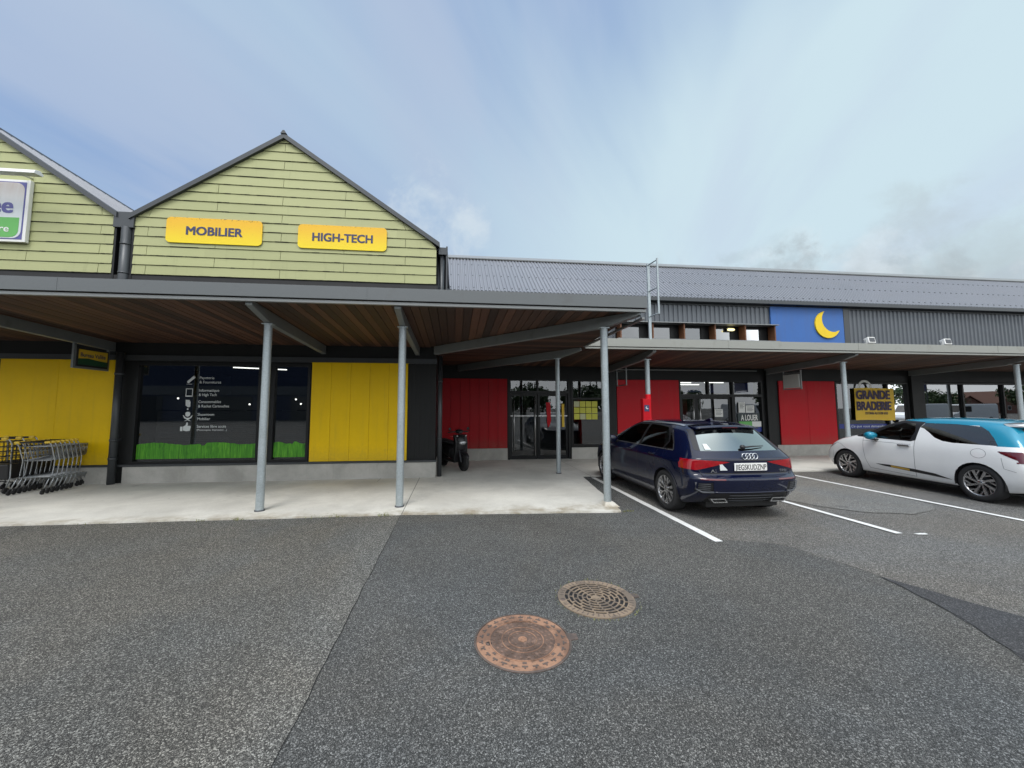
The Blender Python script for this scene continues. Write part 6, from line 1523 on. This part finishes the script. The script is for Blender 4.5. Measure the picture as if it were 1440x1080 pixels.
# ================================================================== ACROSS THE CAR PARK (behind the camera, seen in the glass)
def tree(x, y, h, rad, sd, label):
    rn = random.Random(sd); t = thing('tree', label, 'tree', (x, y, 0), 'trees across the car park')
    m = MB(); m.tube([(0, 0, -.1), (.05, .03, h*.2), (0, .1, h*.45), (.1, 0, h*.7)], rad*.09, 8, r1=rad*.03)
    for k in range(6):
        a = 2*PI*k/6+rn.random(); m.tube([(0, .05, h*.35), (rad*.5*math.cos(a), rad*.5*math.sin(a), h*(.5+.2*rn.random()))], rad*.035, 6, r1=rad*.01)
    m.build('trunk', M_bark, t, local=True)
    m = MB(); blobs = []
    for k in range(26):
        a = rn.uniform(0, 2*PI); u = rn.uniform(0, 1); z = h*(.32+.62*rn.random()); rr2 = rad*math.sqrt(u)*math.sqrt(max(.05, 1-((z/h-.55)/.5)**2))
        blobs.append((rr2*math.cos(a), rr2*math.sin(a), z, rad*rn.uniform(.22, .42)))
    for bx, by, bz, br in blobs:
        for k in range(90):
            d = Vector((rn.gauss(0, 1), rn.gauss(0, 1), rn.gauss(0, 1))).normalized()*br*rn.uniform(.5, 1.1); p = Vector((bx, by, bz))+d
            s = rn.uniform(.09, .2)*rad/2.2; a = Vector((rn.gauss(0, 1), rn.gauss(0, 1), rn.gauss(0, 1))).normalized(); b = a.cross(d).normalized()
            m.add([p-a*s-b*s*.5, p+a*s*.2-b*s*.8, p+a*s, p+a*s*.2+b*s*.8], [(0, 1, 2, 3)], rn.randrange(3))
    m.build('crown', M_leaf, t, local=True)
for i, (x, y, h, r_) in enumerate(((93, -46, 8.0, 3.2), (119, -58, 5, 3.8), (126, -64, 5.5, 3.4), (26, -50, 5.5, 4.0), (36, -48, 5, 3.8), (14, -52, 6, 4.5), (4, -55, 6.5, 4.5), (47, -50, 5, 4), (150, -60, 8.5, 5.0), (70, -52, 5.5, 3.6), (149, -78, 5.5, 3.5), (20, -40, 4.0, 2.4))):
    tree(x, y, h, r_, 40+i, 'leafy green tree across the car park, seen only as a reflection in the shop glass')
def house(x, y, w, d, h, rh, label):
    t = thing('brick_house', label, 'house', (x, y, 0), 'brick houses across the car park')
    m = MB(); m.prism([(-w/2, 0), (w/2, 0), (w/2, h), (0, h+rh), (-w/2, h)], 'Y', -d/2, d/2); m.build('wall', M_brick, t, local=True)
    m = MB()
    for s in (-1, 1): m.prism([(s*(w/2+.4), h-.25), (s*(w/2+.4), h-.05), (0, h+rh+.2), (0, h+rh)], 'Y', -d/2-.4, d/2+.4)
    r0 = m.build('roof', M_tile, t, local=True)
    m = MB(); m.box(w*.18, w*.18+.6, -.3, .3, h+rh*.4, h+rh+.8); m.build('chimney', M_brick, r0, local=True)
    for xx in (-w*.25, w*.2):
        for zz in (1.0, 3.4):
            if zz+1.2 > h+.6: continue
            m = MB(); m.box(xx-.6, xx+.6, d/2, d/2+.05, zz, zz+1.2); f = m.build('window', M_white, t, local=True)
            m = MB(); m.box(xx-.5, xx+.5, d/2+.05, d/2+.06, zz+.1, zz+1.1); m.build('pane', M_frame, f, local=True)
house(162, -75, 16, 12, 3.0, 3.4, 'wide brick house with tiled gable roof across the car park')
house(133, -66, 9, 9, 2.4, 2.2, 'smaller brick house with tiled gable roof across the car park')
wh = thing('warehouse', 'long dark blue warehouse with pale grey band across the car park', 'building', (-30, -38, 0))
m = MB(); m.box(-75, 4, -55, -36, 0, 9.5); m.build('wall', pmat('warehouse_navy', (0.03, 0.045, 0.095), 0.6), wh)
m = MB(); m.box(-75, 4.02, -36, -35.92, 3.4, 4.6); m.build('band', pmat('warehouse_band', (0.16, 0.17, 0.18), 0.6), wh)
for k in range(6):
    m = MB(); m.box(-66+11*k, -60+11*k, -36, -35.9, 0, 3.2); m.build('door', pmat('warehouse_door', (0.05, 0.055, 0.06), 0.6), wh)
def van(x, y, rz, label):
    t = thing('parked_van', label, 'van', (x, y, 0), 'white vans across the car park', R(rz))
    m = MB(); m.prism([(-2.7, .35), (2.5, .35), (2.65, .55), (2.6, .95), (1.85, 1.15), (1.35, 1.95), (1.1, 2.05), (-2.6, 2.1), (-2.72, 1.9)], 'Y', -.95, .95); m.build('body', M_pwhite, t, 0.08, local=True)
    for s in (-1, 1):
        m = MB(); m.prism([(.45, 1.2), (1.55, 1.2), (1.2, 1.8), (.45, 1.82)], 'Y', min(s*.95, s*.96), max(s*.95, s*.96)); m.build('side_window', M_frame, t, local=True)
        m = MB(); m.prism([(2.55, .7), (2.62, .72), (2.6, .92), (2.4, .96)], 'Y', min(s*.6, s*.955), max(s*.6, s*.955)); m.build('headlight', M_headl, t, local=True)
    m = MB(); m.add([(1.87, -.85, 1.18), (1.87, .85, 1.18), (1.40, .78, 1.92), (1.40, -.78, 1.92)], [(0, 1, 2, 3)]); m.build('windscreen', M_frame, t, local=True)
    for xx in (-1.75, 1.75):
        for s in (-1, 1):
            m = MB(); m.lathe([(0, -.1), (.30, -.11), (.34, -.06), (.34, .06), (.30, .11), (0, .1)], (xx, s*.86, .34), 'Y', 24); w2_ = m.build('wheel', M_rubber, t, local=True)
            m = MB(); m.lathe([(0, s*.112), (.2, s*.112), (.21, s*.09)], (xx, s*.86, .34), 'Y', 18); m.build('hubcap', M_rim, w2_, local=True)
for vx, vy, va in ((50, -12, 178), (57.5, -13, 184), (31, -13, 80)): van(vx, vy, va, 'white van across the car park, seen only as a reflection in the shop glass')
lp = thing('lamp_post', 'grey car park lamp post with banner across the car park', 'lamp post', (85, -36, 0))
m = MB(); m.tube([(85, -36, 0), (85, -36, 9)], .09, 10, r1=.05); m.build('pole', M_flash, lp)
m = MB(); m.box(84.4, 85.1, -36.2, -35.9, 9.0, 9.12); m.build('head', M_flash, lp)
m = MB(); m.box(83.6, 84.9, -36.03, -35.97, 4.6, 7.0); m.build('banner', M_navyT, lp)
